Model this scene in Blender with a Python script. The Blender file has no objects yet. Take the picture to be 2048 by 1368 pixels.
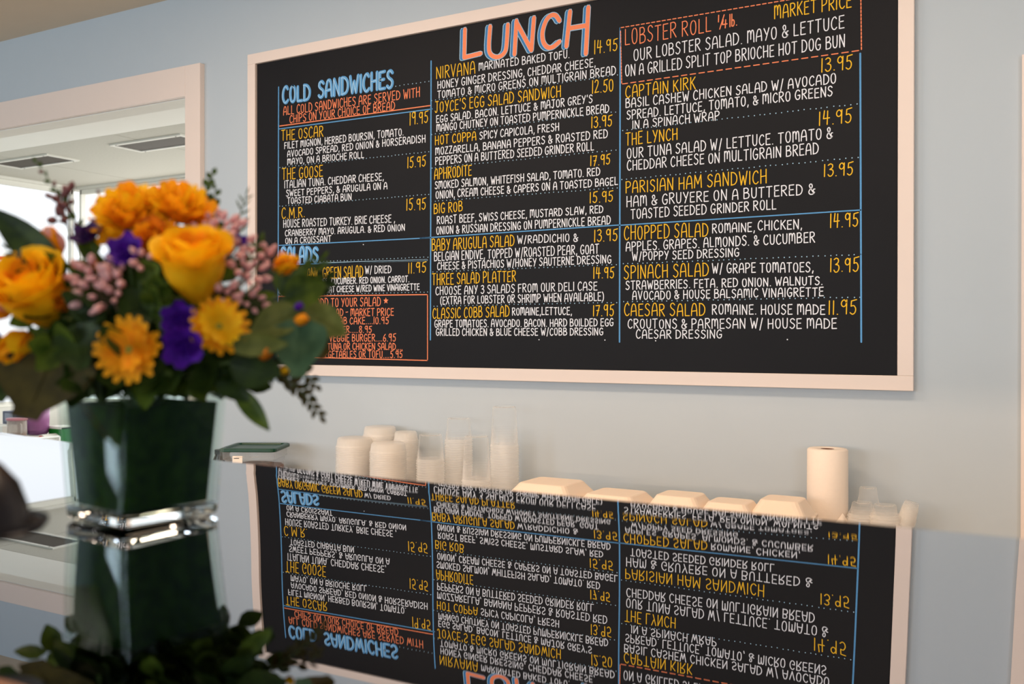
import bpy, math, random
from mathutils import Vector, Matrix
from bisect import bisect_right
rnd = random.Random(7)
scene = bpy.context.scene
COL = scene.collection
FLOOR_TO_BOARD = 1.2134            # z of the board's lower frame edge above the floor

# ------------------------------------------------------------------ camera
F_PX = 1900.5
CAM = Vector((2.84289272, -2.88501354, 0.14659809 + FLOOR_TO_BOARD))
YAW, PITCH, ROLL = -5.10702766e-01, -3.85888278e-03, -5.99494451e-04
_fw = Vector((math.sin(YAW)*math.cos(PITCH), math.cos(YAW)*math.cos(PITCH), math.sin(PITCH)))
_rt = Vector((math.cos(YAW), -math.sin(YAW), 0)); _dn = _fw.cross(_rt)
_c, _s = math.cos(ROLL), math.sin(ROLL)
RT = _c*_rt + _s*_dn; DN = -_s*_rt + _c*_dn; FW = _fw
cam_data = bpy.data.cameras.new('camera'); cam = bpy.data.objects.new('camera', cam_data); COL.objects.link(cam)
m = Matrix((RT, -DN, -FW)).transposed().to_4x4(); m.translation = CAM
cam.matrix_world = m
cam_data.sensor_width = 36; cam_data.lens = F_PX/2048*36; cam_data.clip_start = 0.05; cam_data.clip_end = 200
cam_data.dof.use_dof = True; cam_data.dof.focus_distance = 2.95; cam_data.dof.aperture_fstop = 4.2
scene.camera = cam

# ------------------------------------------------------------------ world, lights, exposure
world = bpy.data.worlds.new('overcast_sky'); scene.world = world; world.use_nodes = True
bg = world.node_tree.nodes['Background']; bg.inputs[0].default_value = (0.93, 0.97, 1.0, 1); bg.inputs[1].default_value = 1.35
scene.view_settings.view_transform = 'Standard'; scene.view_settings.look = 'None'
scene.view_settings.gamma = 1; scene.view_settings.use_curve_mapping = False
scene.view_settings.exposure = 0.0
scene.cycles.transparent_max_bounces = 48; scene.cycles.max_bounces = 10; scene.cycles.glossy_bounces = 6
scene.cycles.caustics_reflective = False; scene.cycles.caustics_refractive = False

def area(name, loc, target, sx, sy, power, col):
    l = bpy.data.lights.new(name, 'AREA'); l.shape = 'RECTANGLE'; l.size = sx; l.size_y = sy; l.energy = power; l.color = col
    o = bpy.data.objects.new(name, l); COL.objects.link(o); o.location = loc
    o.rotation_euler = (Vector(target)-Vector(loc)).to_track_quat('-Z', 'Y').to_euler(); return o
WARM, COOL = (1.0, 0.75, 0.54), (0.80, 0.90, 1.0)
WINX = ((-3.4, -2.0), (-0.3, 1.1), (4.3, 5.7))
for wx0, wx1 in WINX: area('window_daylight', ((wx0+wx1)/2, -5.42, 1.6), ((wx0+wx1)/2, 0, 1.5), 1.35, 1.35, 56, COOL)
area('ceiling_and_fill_lamp', (0.6, -1.3, 2.80), (0.6, -1.15, 0), 1.2, 0.3, 25, WARM)
area('ceiling_and_fill_lamp', (2.6, -1.3, 2.80), (2.6, -1.15, 0), 1.2, 0.3, 19, WARM)
area('ceiling_and_fill_lamp', (2.1, -2.5, 2.80), (2.1, -2.4, 0), 0.5, 0.3, 11, WARM)  # added fill light over the bouquet to brighten its petals, not a known fixture
area('case_lamp', (1.7, -2.30, 1.108), (1.7, 0, 1.02), 2.4, 0.02, 13, (1.0, 0.66, 0.42))
area('kitchen_daylight', (-1.3, 2.25, 1.65), (-1.3, 0.0, 1.65), 4.8, 1.5, 48, (1.0, 0.98, 0.94))

# ------------------------------------------------------------------ helpers
def ray(px, py):
    return RT*((px-1024)/F_PX) + DN*((py-684)/F_PX) + FW
def at_y(px, py, y):
    d = ray(px, py); return CAM + d*((y-CAM.y)/d.y)
def at_d(px, py, Z):
    return CAM + ray(px, py)*Z
def at_z(px, py, z):
    d = ray(px, py); return CAM + d*((z-CAM.z)/d.z)

def tag(o, label=None, cat=None, group=None, kind=None):
    if label: o['label'] = label
    if cat: o['category'] = cat
    if group: o['group'] = group
    if kind: o['kind'] = kind
    return o
def empty(name, loc, label=None, cat=None, group=None, mat=None):
    o = bpy.data.objects.new(name, None); COL.objects.link(o); o.empty_display_size = .02
    if mat is not None: o.matrix_world = mat
    else: o.location = loc
    return tag(o, label, cat, group)
def link(name, me, parent=None):
    o = bpy.data.objects.new(name, me); COL.objects.link(o)
    if parent: o.parent = parent
    return o
class MB:
    def __init__(s): s.v = []; s.f = []
    def add(s, v, f):
        n = len(s.v); s.v += [tuple(x) for x in v]; s.f += [tuple(i+n for i in q) for q in f]; return s
    def box(s, a, b):
        x0, y0, z0 = a; x1, y1, z1 = b
        return s.add([(x0,y0,z0),(x1,y0,z0),(x1,y1,z0),(x0,y1,z0),(x0,y0,z1),(x1,y0,z1),(x1,y1,z1),(x0,y1,z1)],
                     [(0,3,2,1),(4,5,6,7),(0,1,5,4),(1,2,6,5),(2,3,7,6),(3,0,4,7)])
    def lathe(s, prof, n=24, cx=0, cy=0, closed=False):
        v = []; f = []
        for r, z in prof:
            for k in range(n): a = 2*math.pi*k/n; v.append((cx+r*math.cos(a), cy+r*math.sin(a), z))
        for i in range(len(prof)-1):
            for k in range(n): k2 = (k+1) % n; f.append((i*n+k, i*n+k2, (i+1)*n+k2, (i+1)*n+k))
        return s.add(v, f)
    def tube(s, pts, r, n=6, r1=None):
        pts = [Vector(p) for p in pts]; v = []; f = []; L = len(pts)
        for i, p in enumerate(pts):
            t = (pts[min(i+1, L-1)]-pts[max(i-1, 0)]).normalized()
            u = t.orthogonal().normalized() if abs(t.z) > .9 else t.cross(Vector((0,0,1))).normalized()
            w = t.cross(u); rr = r if r1 is None else r+(r1-r)*i/(L-1)
            for k in range(n): a = 2*math.pi*k/n; v.append(p+u*rr*math.cos(a)+w*rr*math.sin(a))
        for i in range(L-1):
            for k in range(n): k2 = (k+1) % n; f.append((i*n+k, i*n+k2, (i+1)*n+k2, (i+1)*n+k))
        f.append(tuple(range(n-1, -1, -1))); f.append(tuple((L-1)*n+k for k in range(n)))
        return s.add(v, f)
    def mesh(s, name, mat, smooth=False):
        me = bpy.data.meshes.new(name); me.from_pydata(s.v, [], s.f); me.update()
        if mat: me.materials.append(mat)
        if smooth:
            for p in me.polygons: p.use_smooth = True
        return me
    def build(s, name, mat, parent=None, smooth=False, bevel=0):
        o = link(name, s.mesh(name, mat, smooth), parent)
        if bevel:
            b = o.modifiers.new('bevel', 'BEVEL'); b.width = bevel; b.segments = 2; b.limit_method = 'ANGLE'
        return o

def M(name, col, rough=.5, metal=0, var=.06, scale=30, bump=0, spec=.5, trans=0, sheen=0, sss=0, ior=1.45):
    m = bpy.data.materials.new(name); m.use_nodes = True; nt = m.node_tree; b = nt.nodes['Principled BSDF']
    b.inputs['Roughness'].default_value = rough; b.inputs['Metallic'].default_value = metal
    b.inputs['Specular IOR Level'].default_value = spec; b.inputs['IOR'].default_value = ior
    b.inputs['Transmission Weight'].default_value = trans
    if sss: b.inputs['Subsurface Weight'].default_value = sss; b.inputs['Subsurface Radius'].default_value = (.02,.01,.005); b.inputs['Subsurface Scale'].default_value = .3
    tc = nt.nodes.new('ShaderNodeTexCoord'); no = nt.nodes.new('ShaderNodeTexNoise'); no.inputs['Scale'].default_value = scale; no.inputs['Detail'].default_value = 4
    nt.links.new(tc.outputs['Object'], no.inputs['Vector'])
    mx = nt.nodes.new('ShaderNodeMix'); mx.data_type = 'RGBA'
    col2 = None
    if isinstance(col[0], tuple): col, col2 = col
    if col2 is None: a = [c*(1-var) for c in col]; c2 = [min(1, c*(1+var)) for c in col]
    else: a, c2 = col, col2
    mx.inputs[6].default_value = (*a, 1); mx.inputs[7].default_value = (*c2, 1)
    if col2 is not None:
        rp = nt.nodes.new('ShaderNodeMapRange'); rp.inputs[1].default_value = .35; rp.inputs[2].default_value = .65
        nt.links.new(no.outputs['Fac'], rp.inputs[0]); nt.links.new(rp.outputs[0], mx.inputs[0])
    else: nt.links.new(no.outputs['Fac'], mx.inputs[0])
    nt.links.new(mx.outputs[2], b.inputs['Base Color'])
    if bump:
        bp = nt.nodes.new('ShaderNodeBump'); bp.inputs['Strength'].default_value = bump; bp.inputs['Distance'].default_value = .002
        nt.links.new(no.outputs['Fac'], bp.inputs['Height']); nt.links.new(bp.outputs[0], b.inputs['Normal'])
    return m
def petal_mat(name, c1, c2, rough=.55, trans=.3):
    """thin petal or leaf: diffuse plus translucent, two-tone"""
    m = M(name, (c1, c2), rough, scale=60, spec=.25); nt = m.node_tree; b = nt.nodes['Principled BSDF']
    t = nt.nodes.new('ShaderNodeBsdfTranslucent'); mx = nt.nodes.new('ShaderNodeMixShader'); mx.inputs[0].default_value = trans
    nt.links.new(b.inputs['Base Color'].links[0].from_socket, t.inputs[0])
    nt.links.new(b.outputs[0], mx.inputs[1]); nt.links.new(t.outputs[0], mx.inputs[2])
    nt.links.new(mx.outputs[0], nt.nodes['Material Output'].inputs[0]); return m
def plastic_clear(name, col, alpha, edge=.45):
    m = bpy.data.materials.new(name); m.use_nodes = True; nt = m.node_tree; b = nt.nodes['Principled BSDF']
    b.inputs['Base Color'].default_value = (*col, 1); b.inputs['Roughness'].default_value = .08; b.inputs['Specular IOR Level'].default_value = .8
    no = nt.nodes.new('ShaderNodeTexNoise'); no.inputs['Scale'].default_value = 12
    mr = nt.nodes.new('ShaderNodeMapRange'); mr.inputs[3].default_value = .05; mr.inputs[4].default_value = .12
    nt.links.new(no.outputs['Fac'], mr.inputs[0]); nt.links.new(mr.outputs[0], b.inputs['Roughness'])
    t = nt.nodes.new('ShaderNodeBsdfTransparent'); g = nt.nodes.new('ShaderNodeBsdfTranslucent'); g.inputs[0].default_value = (*col, 1)
    g2 = nt.nodes.new('ShaderNodeMixShader'); g2.inputs[0].default_value = .45
    nt.links.new(b.outputs[0], g2.inputs[1]); nt.links.new(g.outputs[0], g2.inputs[2])
    mx = nt.nodes.new('ShaderNodeMixShader'); fr = nt.nodes.new('ShaderNodeLayerWeight'); fr.inputs[0].default_value = .5; pw = nt.nodes.new('ShaderNodeMath'); pw.operation = 'POWER'; pw.inputs[1].default_value = 3; nt.links.new(fr.outputs['Facing'], pw.inputs[0])
    ma = nt.nodes.new('ShaderNodeMath'); ma.operation = 'MULTIPLY_ADD'; ma.inputs[1].default_value = edge; ma.inputs[2].default_value = alpha; ma.use_clamp = True
    nt.links.new(pw.outputs[0], ma.inputs[0]); nt.links.new(ma.outputs[0], mx.inputs[0])
    nt.links.new(t.outputs[0], mx.inputs[1]); nt.links.new(g2.outputs[0], mx.inputs[2])
    nt.links.new(mx.outputs[0], nt.nodes['Material Output'].inputs[0]); return m
def lin(r, g, b):
    f = lambda c: ((c/255+.055)/1.055)**2.4 if c > 10 else c/255/12.92
    return (f(r), f(g), f(b))

wall_m = M('pale_blue_wall_paint', lin(187, 198, 206), .75, var=.015, scale=8, bump=.05)
ceil_m = M('ceiling_paint', lin(222, 203, 178), .8, var=.02, scale=10)
trim_m = M('white_trim_paint', lin(236, 220, 210), .45, var=.015, scale=15)
floor_m = M('floor_tile', lin(150, 140, 128), .4, var=.15, scale=4)
white_m = M('white_wall', lin(240, 238, 228), .7, var=.02, scale=6)
tile_m = M('ceiling_tile_board', lin(196, 193, 180), .85, var=.04, scale=60, bump=.6)
dark_joint = M('dark_joint_strip', lin(110, 105, 95), .8)  # own dark tone of the tile joints, also on the vent screws
vent_m = M('taupe_vent_panel', lin(74, 66, 54), .7, var=.08, scale=40)

# ------------------------------------------------------------------ room
CEIL = 1.474 + CAM.z
RX = 7.0
def struct(name, mb, mat, **k):
    o = mb.build(name, mat, **k); o['kind'] = 'structure'; return o
OPX0, OPX1, OPZ = -2.0, -0.360, 1.033 + CAM.z      # doorway to the kitchen
DRX0 = 2.789 + .105; DRZ = .754 + CAM.z - .10
w = MB(); T = .10
w.box((-5, 0, 0), (OPX0, T, CEIL)); w.box((OPX0, 0, OPZ), (OPX1, T, CEIL)); w.box((OPX1, 0, 0), (DRX0, T, CEIL))
w.box((DRX0, 0, DRZ), (DRX0+.9, T, CEIL)); w.box((DRX0+.9, 0, 0), (RX, T, CEIL))
struct('wall_back', w, wall_m)
struct('ceiling', MB().box((-5, -5.5, CEIL), (RX, .14, CEIL+.1)), ceil_m)
struct('floor', MB().box((-8, -5.5, -.1), (RX, 5, 0)), floor_m)
struct('wall_right', MB().box((RX, -5.5, 0), (RX+.12, .14, CEIL)), wall_m)
w = MB(); xs_ = [-5]+[q for p in WINX for q in p]+[RX]
for k in range(0, len(xs_), 2): w.box((xs_[k], -5.62, 0), (xs_[k+1], -5.5, CEIL))
for a_, b_ in WINX: w.box((a_, -5.62, 0), (b_, -5.5, .9)); w.box((a_, -5.62, 2.3), (b_, -5.5, CEIL))
struct('wall_front', w, wall_m)
struct('wall_left', MB().box((-5.12, -5.62, 0), (-5, .14, CEIL)), wall_m)
struct('door_1', MB().box((DRX0, .05, .01), (DRX0+.9, .09, DRZ)), white_m)
# trims round the two openings
TW = .09; TH = .130; TP = .026
t1 = MB().box((OPX1, -TP, 0), (OPX1+TW, 0, OPZ+TH)).box((OPX0-TW, -TP, 0), (OPX0, 0, OPZ+TH)).box((OPX0, -TP, OPZ), (OPX1, 0, OPZ+TH))
struct('trim_1', t1, trim_m, bevel=.0015)
t1 = MB().box((OPX1-.004, 0, 0), (OPX1, T, OPZ)).box((OPX0, 0, 0), (OPX0+.004, T, OPZ)).box((OPX0, 0, OPZ-.004), (OPX1, T, OPZ))
struct('trim_2', t1, white_m)
t2 = MB().box((DRX0-.105, -.022, 0), (DRX0, 0, DRZ+.10)).box((DRX0, -.022, DRZ), (DRX0+.9, 0, DRZ+.10)).box((DRX0+.9, -.022, 0), (DRX0+1.0, 0, DRZ+.1))
struct('trim_3', t2, trim_m, bevel=.0015)
# kitchen beyond the doorway
KC = 1.19 + CAM.z; S = 1.19/1.46
KX0 = CAM.x - 6.66; KX1 = 1.2; KY1 = CAM.y + 4.86; KYT = CAM.y + 4.55*S
struct('trim_4', MB().box((KX0, T, KC), (KX1, KYT, KC+.06)), white_m)
tc_ = struct('ceiling_1', MB().box((KX0, KYT, KC+.012), (KX1, KY1, KC+.06)), dark_joint)
jx = [CAM.x-5.826*S, CAM.x-7.33*S]; step = jx[0]-jx[1]
xs = [jx[0]+step*k for k in range(-3, 4)]
for i in range(len(xs)-1):
    a, b = max(xs[i], KX0)+.004, min(xs[i+1], KX1)-.004
    if b-a < .05: continue
    o = MB().box((a, KYT+.004, KC), (b, KY1, KC+.014)).build('ceiling_tile', tile_m, tc_)
SILL, HEAD = .85, KC-.02
struct('wall_kitchen_left', MB().box((KX0-.1, T, 0), (KX0, KY1, SILL)).box((KX0-.1, T, HEAD), (KX0, KY1, KC+.06)).box((KX0-.1, T, SILL), (KX0, T+.25, HEAD)), white_m)
struct('wall_kitchen', MB().box((KX0-.1, KY1, 0), (KX1, KY1+.1, SILL)).box((KX0-.1, KY1, HEAD), (KX1, KY1+.1, KC+.06)).box((KX1-.1, KY1, SILL), (KX1, KY1+.1, HEAD)), white_m)
def window(name, along, a0, a1, p, n):
    o = MB()
    for k in range(n+1):
        x = a0+(a1-a0)*k/n; w_ = .012
        if along == 'x': o.box((x-w_, p+.02, SILL), (x+w_, p+.06, HEAD))
        else: o.box((p-.06, x-w_, SILL), (p-.02, x+w_, HEAD))
    for z in (SILL+.02, HEAD-.02):
        if along == 'x': o.box((a0, p+.02, z-.018), (a1, p+.06, z+.018))
        else: o.box((p-.06, a0, z-.018), (p-.02, a1, z+.018))
    struct(name, o, white_m)
window('window_1', 'x', KX0+.02, KX1-.1, KY1, 4)
window('window_2', 'y', T+.25, KY1-.02, KX0, 2)
for i, (x0, x1) in enumerate(((-6.150, -5.385), (-7.66, -6.89))):
    x0 = CAM.x+x0*S; x1 = CAM.x+x1*S; y0 = CAM.y+4.765*S; y1 = CAM.y+5.06*S
    v = empty('ceiling_vent', ((x0+x1)/2, (y0+y1)/2, KC), ['taupe ceiling vent in white frame nearest the doorway jamb', 'taupe ceiling vent in white frame above the bouquet, farther left'][i], 'vent', 'kitchen ceiling vents')
    a, b = (x1-x0)/2, (y1-y0)/2; fr = .022
    MB().box((-a, -b, -.010), (a, -b+fr, 0)).box((-a, b-fr, -.010), (a, b, 0)).box((-a, -b+fr, -.010), (-a+fr, b-fr, 0)).box((a-fr, -b+fr, -.010), (a, b-fr, 0)).build('frame', white_m, v)
    MB().box((-a+fr, -b+fr, -.005), (a-fr, b-fr, 0)).build('grille', vent_m, v)
    for sx in (-1, 1):
        for sy in (-1, 1): MB().lathe([(0, -.0125), (.004, -.012), (.004, -.010)], 8, sx*(a-.05), sy*(b-fr/2)).build('screw', dark_joint, v)

# ------------------------------------------------------------------ deli case with its mirror-like, slightly bowed top
PA = [-0.049044, -0.045576, -0.043579, -0.042067, -0.040536, -0.039269, -0.038404, -0.037902, -0.037686, -0.037593, -0.037585, -0.03758, -0.03774, -0.037866, -0.038176, -0.038503]
PB = [-0.00843, -0.008066, -0.006698, -0.005703, -0.004575, -0.003875, -0.003522, -0.003645, -0.003918]
PC = [-0.011624, -0.007681, -0.003837, -0.001762, 0.004176, 0.012042]
K3 = -0.007845
KNC = [.42,.65,.85,1.0]
KNA = [.42,.5,.58,.66,.74,.80,.84,.87,.89,.91,.93,.95,.97,1.0]; KNB = [.42,.6,.76,.88,.92,.96,1.0]
def spl(kn, co, x):
    k = [kn[0]-(3-i)*(kn[1]-kn[0]) for i in range(3)] + kn + [kn[-1]+(i+1)*(kn[-1]-kn[-2]) for i in range(3)]
    x = min(max(x, k[3]), k[-4]-1e-9); j = min(max(bisect_right(k, x)-1, 3), len(k)-5)
    d = [co[i+j-3] for i in range(4)]
    for r in range(1, 4):
        for i in range(3, r-1, -1):
            a = (x-k[i+j-3])/(k[i+1+j-r]-k[i+j-3]); d[i] = (1-a)*d[i-1]+a*d[i]
    return d[3]
def spl_ext(kn, co, x):
    if x < kn[0]:
        a = spl(kn, co, kn[0]); b = spl(kn, co, kn[0]+.01); return a+(b-a)/.01*(x-kn[0])
    return spl(kn, co, x)
def case_z(x, y):
    u = x-CAM.x; v = y-CAM.y; um = max(-1.2, min(.75, u+.45))
    return spl_ext(KNA, PA, v) + um*spl_ext(KNB, PB, v) + spl_ext(KNC, PC, v)*um**2 + K3*um**3 + FLOOR_TO_BOARD
CY0, CY1 = CAM.y+.328, CAM.y+1.003; CX0, CX1 = CAM.x-2.2, CAM.x+.7
mirror_m = M('polished_dark_steel', lin(188, 190, 196), .0, 1, var=.004, scale=2)
body_m = M('case_white_enamel', lin(225, 222, 215), .35, var=.02)
wood_m = M('brown_wood_edge', lin(150, 100, 70), .45, var=.2, scale=12)
glass_m = M('clear_glass', (.93, .97, .96), .01, trans=1, var=.01, ior=1.48)
case = empty('deli_case', ((CX0+CX1)/2, CY0, 0), 'deli case with a mirror-polished top holding the flower vase', 'display case')
def rel(o, par): o.matrix_parent_inverse = Matrix.Translation(-Vector(par.location)); return o
nx, ny = 150, 190; g = MB(); top = []; f = []
for j in range(ny+1):
    y = CY0+(CY1-CY0)*j/ny
    for i in range(nx+1):
        x = CX0+(CX1-CX0)*i/nx; top.append((x, y, case_z(x, y)))
for j in range(ny):
    for i in range(nx): a = j*(nx+1)+i; f.append((a, a+1, a+nx+2, a+nx+1))
g.add(top, f)
o = g.build('top_panel', mirror_m, case, smooth=True); rel(o, case)
zl = FLOOR_TO_BOARD-.07
o = MB().box((CX0, CY0, zl-.02), (CX1, CY1-.004, zl)).build('deck', body_m, case); rel(o, case)
e = MB()
for (ax, ay, bx_, by) in ((CX0, CY0-.012, CX1, CY0),):
    n = 60; v = []; f = []
    for i in range(n+1):
        x = ax+(bx_-ax)*i/n; z = case_z(x, CY0)+.001
        v += [(x, ay, z), (x, by, z), (x, by, zl-.02), (x, ay, zl-.02)]
    for i in range(n):
        for k in range(4): a = i*4+k; b = i*4+(k+1) % 4; f.append((a, b, b+4, a+4))
    e.add(v, f)
rel(e.build('front_rim', wood_m, case), case)
bk = MB(); n = 60; v = []; f = []
for i in range(n+1):
    x = CX0+(CX1-CX0)*i/n; v += [(x, CY1, case_z(x, CY1)), (x, CY1, zl-.02)]
for i in range(n): f.append((2*i, 2*i+1, 2*i+3, 2*i+2))
bk.add(v, f); rel(bk.build('back_rim', M('dark_rubber_edge', lin(60, 52, 50), .5), case), case)
rel(MB().box((CX0, CY0+.02, .1), (CX1, CY0+.03, zl-.02)).build('front_glass', glass_m, case), case)
rel(MB().box((CX0, CY0+.03, 0), (CX1, CY1-.03, .55)).build('base_cabinet', body_m, case), case)
for x in (CX0, CX1-.03): rel(MB().box((x, CY0+.03, .55), (x+.03, CY1-.03, zl-.02)).build('side_panel', body_m, case), case)

# ------------------------------------------------------------------ chalk menu board
BW, BH, BF = 2.524, 1.304, .042
board = empty('menu_board', (0, 0, FLOOR_TO_BOARD), 'large black chalkboard lunch menu in a white frame', 'menu board')
slate_m = M('black_chalkboard', lin(25, 25, 28), .6, var=.18, scale=3, spec=.2)
MB().box((BF-.004, -.012, BF-.004), (BW-BF+.004, -.001, BH-BF+.004)).build('panel', slate_m, board)
PRO = .024
for a, b in (((0, -PRO, 0), (BW, -.0005, BF)), ((0, -PRO, BH-BF), (BW, -.0005, BH)), ((0, -PRO, BF), (BF, -.0005, BH-BF)), ((BW-BF, -PRO, BF), (BW, -.0005, BH-BF))):
    MB().box(a, b).build('frame_rail', trim_m, board, bevel=.0015)
def chalk(name, c): return M(name, c, .8, var=.10, scale=140, spec=.2)
INK = {'w': chalk('white_chalk_ink', lin(236, 238, 246)), 'y': chalk('yellow_chalk_ink', lin(244, 192, 50)), 'o': chalk('orange_chalk_ink', lin(252, 142, 100)),
       'b': chalk('blue_chalk_ink', lin(98, 160, 212)), 'l': chalk('pale_blue_chalk_ink', lin(172, 208, 232)), 'd': chalk('deep_blue_chalk_ink', lin(70, 128, 180))}
BY = -.0128
def bpt(px, py):                      # where a point of the board's face lies, in board metres
    p = at_y(px, py, BY); return (p.x, p.z-FLOOR_TO_BOARD)
def catmull(p, n=4):
    if len(p) < 3: return p
    out = []; q = [p[0]]+list(p)+[p[-1]]
    for i in range(1, len(q)-2):
        for k in range(n):
            t = k/n; a, b, c, d = q[i-1], q[i], q[i+1], q[i+2]
            out.append(tuple(.5*((2*b[j])+(-a[j]+c[j])*t+(2*a[j]-5*b[j]+4*c[j]-d[j])*t*t+(-a[j]+3*b[j]-3*c[j]+d[j])*t**3) for j in (0, 1)))
    out.append(p[-1]); return out
LAYER = 0.0
def stroke(mb, pts, w, lift=0.0, caps=3):
    """flat ribbon with round ends along 2-D board points"""
    P = [Vector(p) for p in pts]; Q = [P[0]]
    for p in P[1:]:
        if (p-Q[-1]).length > 1e-5: Q.append(p)
    if len(Q) == 1: Q.append(Q[0]+Vector((w*.05, 0)))
    # split at sharp corners
    runs = [[Q[0]]]
    for i in range(1, len(Q)):
        runs[-1].append(Q[i])
        if i < len(Q)-1:
            a = (Q[i]-Q[i-1]).normalized(); b = (Q[i+1]-Q[i]).normalized()
            if a.dot(b) < .6: runs.append([Q[i]])
    h = w/2
    for ri, R_ in enumerate(runs):
        y = BY-lift-3e-5*((ri+len(mb.f)) % 5)
        L = len(R_)
        if L < 2: continue
        v = []; f = []
        for i, p in enumerate(R_):
            t = (R_[min(i+1, L-1)]-R_[max(i-1, 0)]).normalized(); n = Vector((-t.y, t.x))
            v += [(p.x+n.x*h, y, p.y+n.y*h), (p.x-n.x*h, y, p.y-n.y*h)]
        for i in range(L-1): f.append((2*i, 2*i+1, 2*i+3, 2*i+2))
        for end in (0, L-1):
            t = (R_[1]-R_[0]).normalized()*-1 if end == 0 else (R_[-1]-R_[-2]).normalized()
            n = Vector((-t.y, t.x)); p = R_[end]; b = len(v); ring = []
            for k in range(caps+2):
                a = math.pi*k/(caps+1)-math.pi/2; q = p+t*h*math.cos(a)+n*h*math.sin(a); v.append((q.x, y, q.y)); ring.append(b+k)
            f.append(tuple(ring))
        mb.add(v, f)
G = {}
def gl(ch, w, *strokes):
    out = []
    for s in strokes:
        sm = s.startswith('~'); nums = [float(q) for q in s.strip('~').replace(',', ' ').split()]
        p = list(zip(nums[::2], nums[1::2])); out.append(catmull(p) if sm else p)
    G[ch] = (w, out)
gl('A', 4.6, '~0,0 .3,5 1.2,9 2.4,10 3.6,9 4.3,5 4.6,0', '.3,3.6 4.4,4.1')
gl('B', 4.4, '.2,0 .2,10', '~.2,9.8 2.5,10 3.7,8.5 3.2,6.3 .3,5.4', '~.3,5.4 3.2,5.2 4.4,3.2 3.6,.6 .2,0')
gl('C', 4.2, '~4,8.4 3,10 1.4,9.2 .3,6.5 .2,3 1.3,.5 2.8,0 4.2,1.4')
gl('D', 4.6, '.2,0 .2,10', '~0,10 2.6,9.4 4.4,6.6 4.3,3 2.8,.6 0,0')
gl('E', 3.8, '3.7,9.9 .2,9.7 .2,0 3.8,.1', '.2,5.2 3.2,5.4')
gl('F', 3.7, '3.7,10 .2,9.8 .2,0', '.2,5.2 3.1,5.4')
gl('G', 4.6, '~4.2,8.6 3,10 1.4,9.2 .3,6.4 .3,3 1.5,.4 3.2,.2 4.3,1.8 4.4,4.4', '4.5,4.5 2.6,4.3')
gl('H', 4.4, '.2,10 .2,0', '4.2,10 4.2,0', '.2,4.9 4.2,5.3')
gl('I', .6, '.3,10 .3,0')
gl('J', 4.2, '.6,10 4.2,10', '~2.7,10 2.7,3 2.2,.5 1.1,0 .2,1.4')
gl('K', 4.2, '.2,10 .2,0', '4,10 .4,4.9', '1.3,5.8 4.2,0')
gl('L', 3.6, '.2,10 .2,.2 3.6,.2')
gl('M', 5.8, '.1,0 .5,10 2.9,3 5.3,10 5.7,0')
gl('m', 5.6, '.2,0 .2,10', '~.3,8 1.4,10 2.4,9.2 2.8,6 2.8,2.6', '~2.8,6 3.6,9.6 4.7,9.8 5.3,7 5.5,0')
gl('N', 4.6, '.2,0 .2,10 4.2,0 4.4,10')
gl('O', 4.4, '~2.2,10 .7,8.6 .2,5 .8,1.3 2.2,0 3.7,1.3 4.2,5 3.7,8.7 2.2,10')
gl('P', 4.1, '.2,0 .2,10', '~0,9.8 2.5,10 4,8.4 3.7,6 2,4.8 .3,4.5')
gl('Q', 4.4, '~2.2,10 .7,8.6 .2,5 .8,1.3 2.2,0 3.7,1.3 4.2,5 3.7,8.7 2.2,10', '2.8,2.5 4.6,-.6')
gl('R', 4.3, '.2,0 .2,10', '~0,9.8 2.6,10 3.9,8.4 3.3,6 .4,4.9', '1.3,5.1 4.3,0')
gl('S', 4.1, '~3.9,8.6 2.6,10 .9,9.3 .5,7.3 1.6,5.7 3.1,4.6 3.9,2.8 3,.6 1.5,0 .1,1.3')
gl('T', 4.4, '0,9.8 4.4,10', '2.2,9.8 2.1,0')
gl('U', 4.2, '~.2,10 .3,3 1.1,.5 2.4,0 3.5,1 3.9,3.5 4,10', )
gl('V', 4.4, '0,10 2.2,0 4.4,10')
gl('W', 6.0, '0,10 1.5,0 3,6.8 4.4,0 6,10')
gl('X', 4.2, '0,10 4.2,0', '4.1,10 0,0')
gl('Y', 4.2, '0,10 2,5', '4.2,10 1.4,0')
gl('Z', 4.0, '.1,9.8 3.9,10 .1,.2 4,.2')
gl('0', 4.0, '~2,10 .6,8.6 .2,5 .7,1.3 2,0 3.4,1.3 3.9,5 3.4,8.7 2,10')
gl('1', .8, '.5,10 .3,0')
gl('2', 4.0, '~.3,8.4 1.4,10 3,9.6 3.5,7.6 2.2,4.2 .1,.2', '.1,.2 4.1,.6')
gl('3', 3.8, '~.3,9 1.8,10 3.4,9 3.2,6.8 1.4,5.5', '~1.4,5.5 3.4,4.8 3.9,2.6 2.8,.4 1.2,0 .1,1.4')
gl('4', 4.4, '1,10 .3,4.3 4.4,4.6', '3.2,9.6 2.8,0')
gl('5', 4.2, '4.4,10.4 1.1,9.6 .8,5.8', '~.8,5.8 2.6,6.2 3.8,4 3.3,1.2 1.7,0 .2,1.2')
gl('6', 4.0, '~3.3,10 1.4,7.6 .3,4 .7,1 2.2,0 3.7,1.4 3.6,4 2.2,5 .6,3.6')
gl('7', 4.0, '.2,9.8 4,10 1.4,0', '1,5 3.4,5.3')
gl('8', 4.0, '~2,5.3 .5,7 .8,9.3 2.2,10 3.6,9 3.3,6.8 1.2,4.6 .2,2.4 1.2,.2 2.8,0 3.9,2 3.2,4.4 2,5.3')
gl('9', 4.0, '~3.6,8 2.2,10 .6,8.8 .3,6.6 1.5,5.2 3,6 3.7,8.4', '3.8,9.9 3.5,0')
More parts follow.
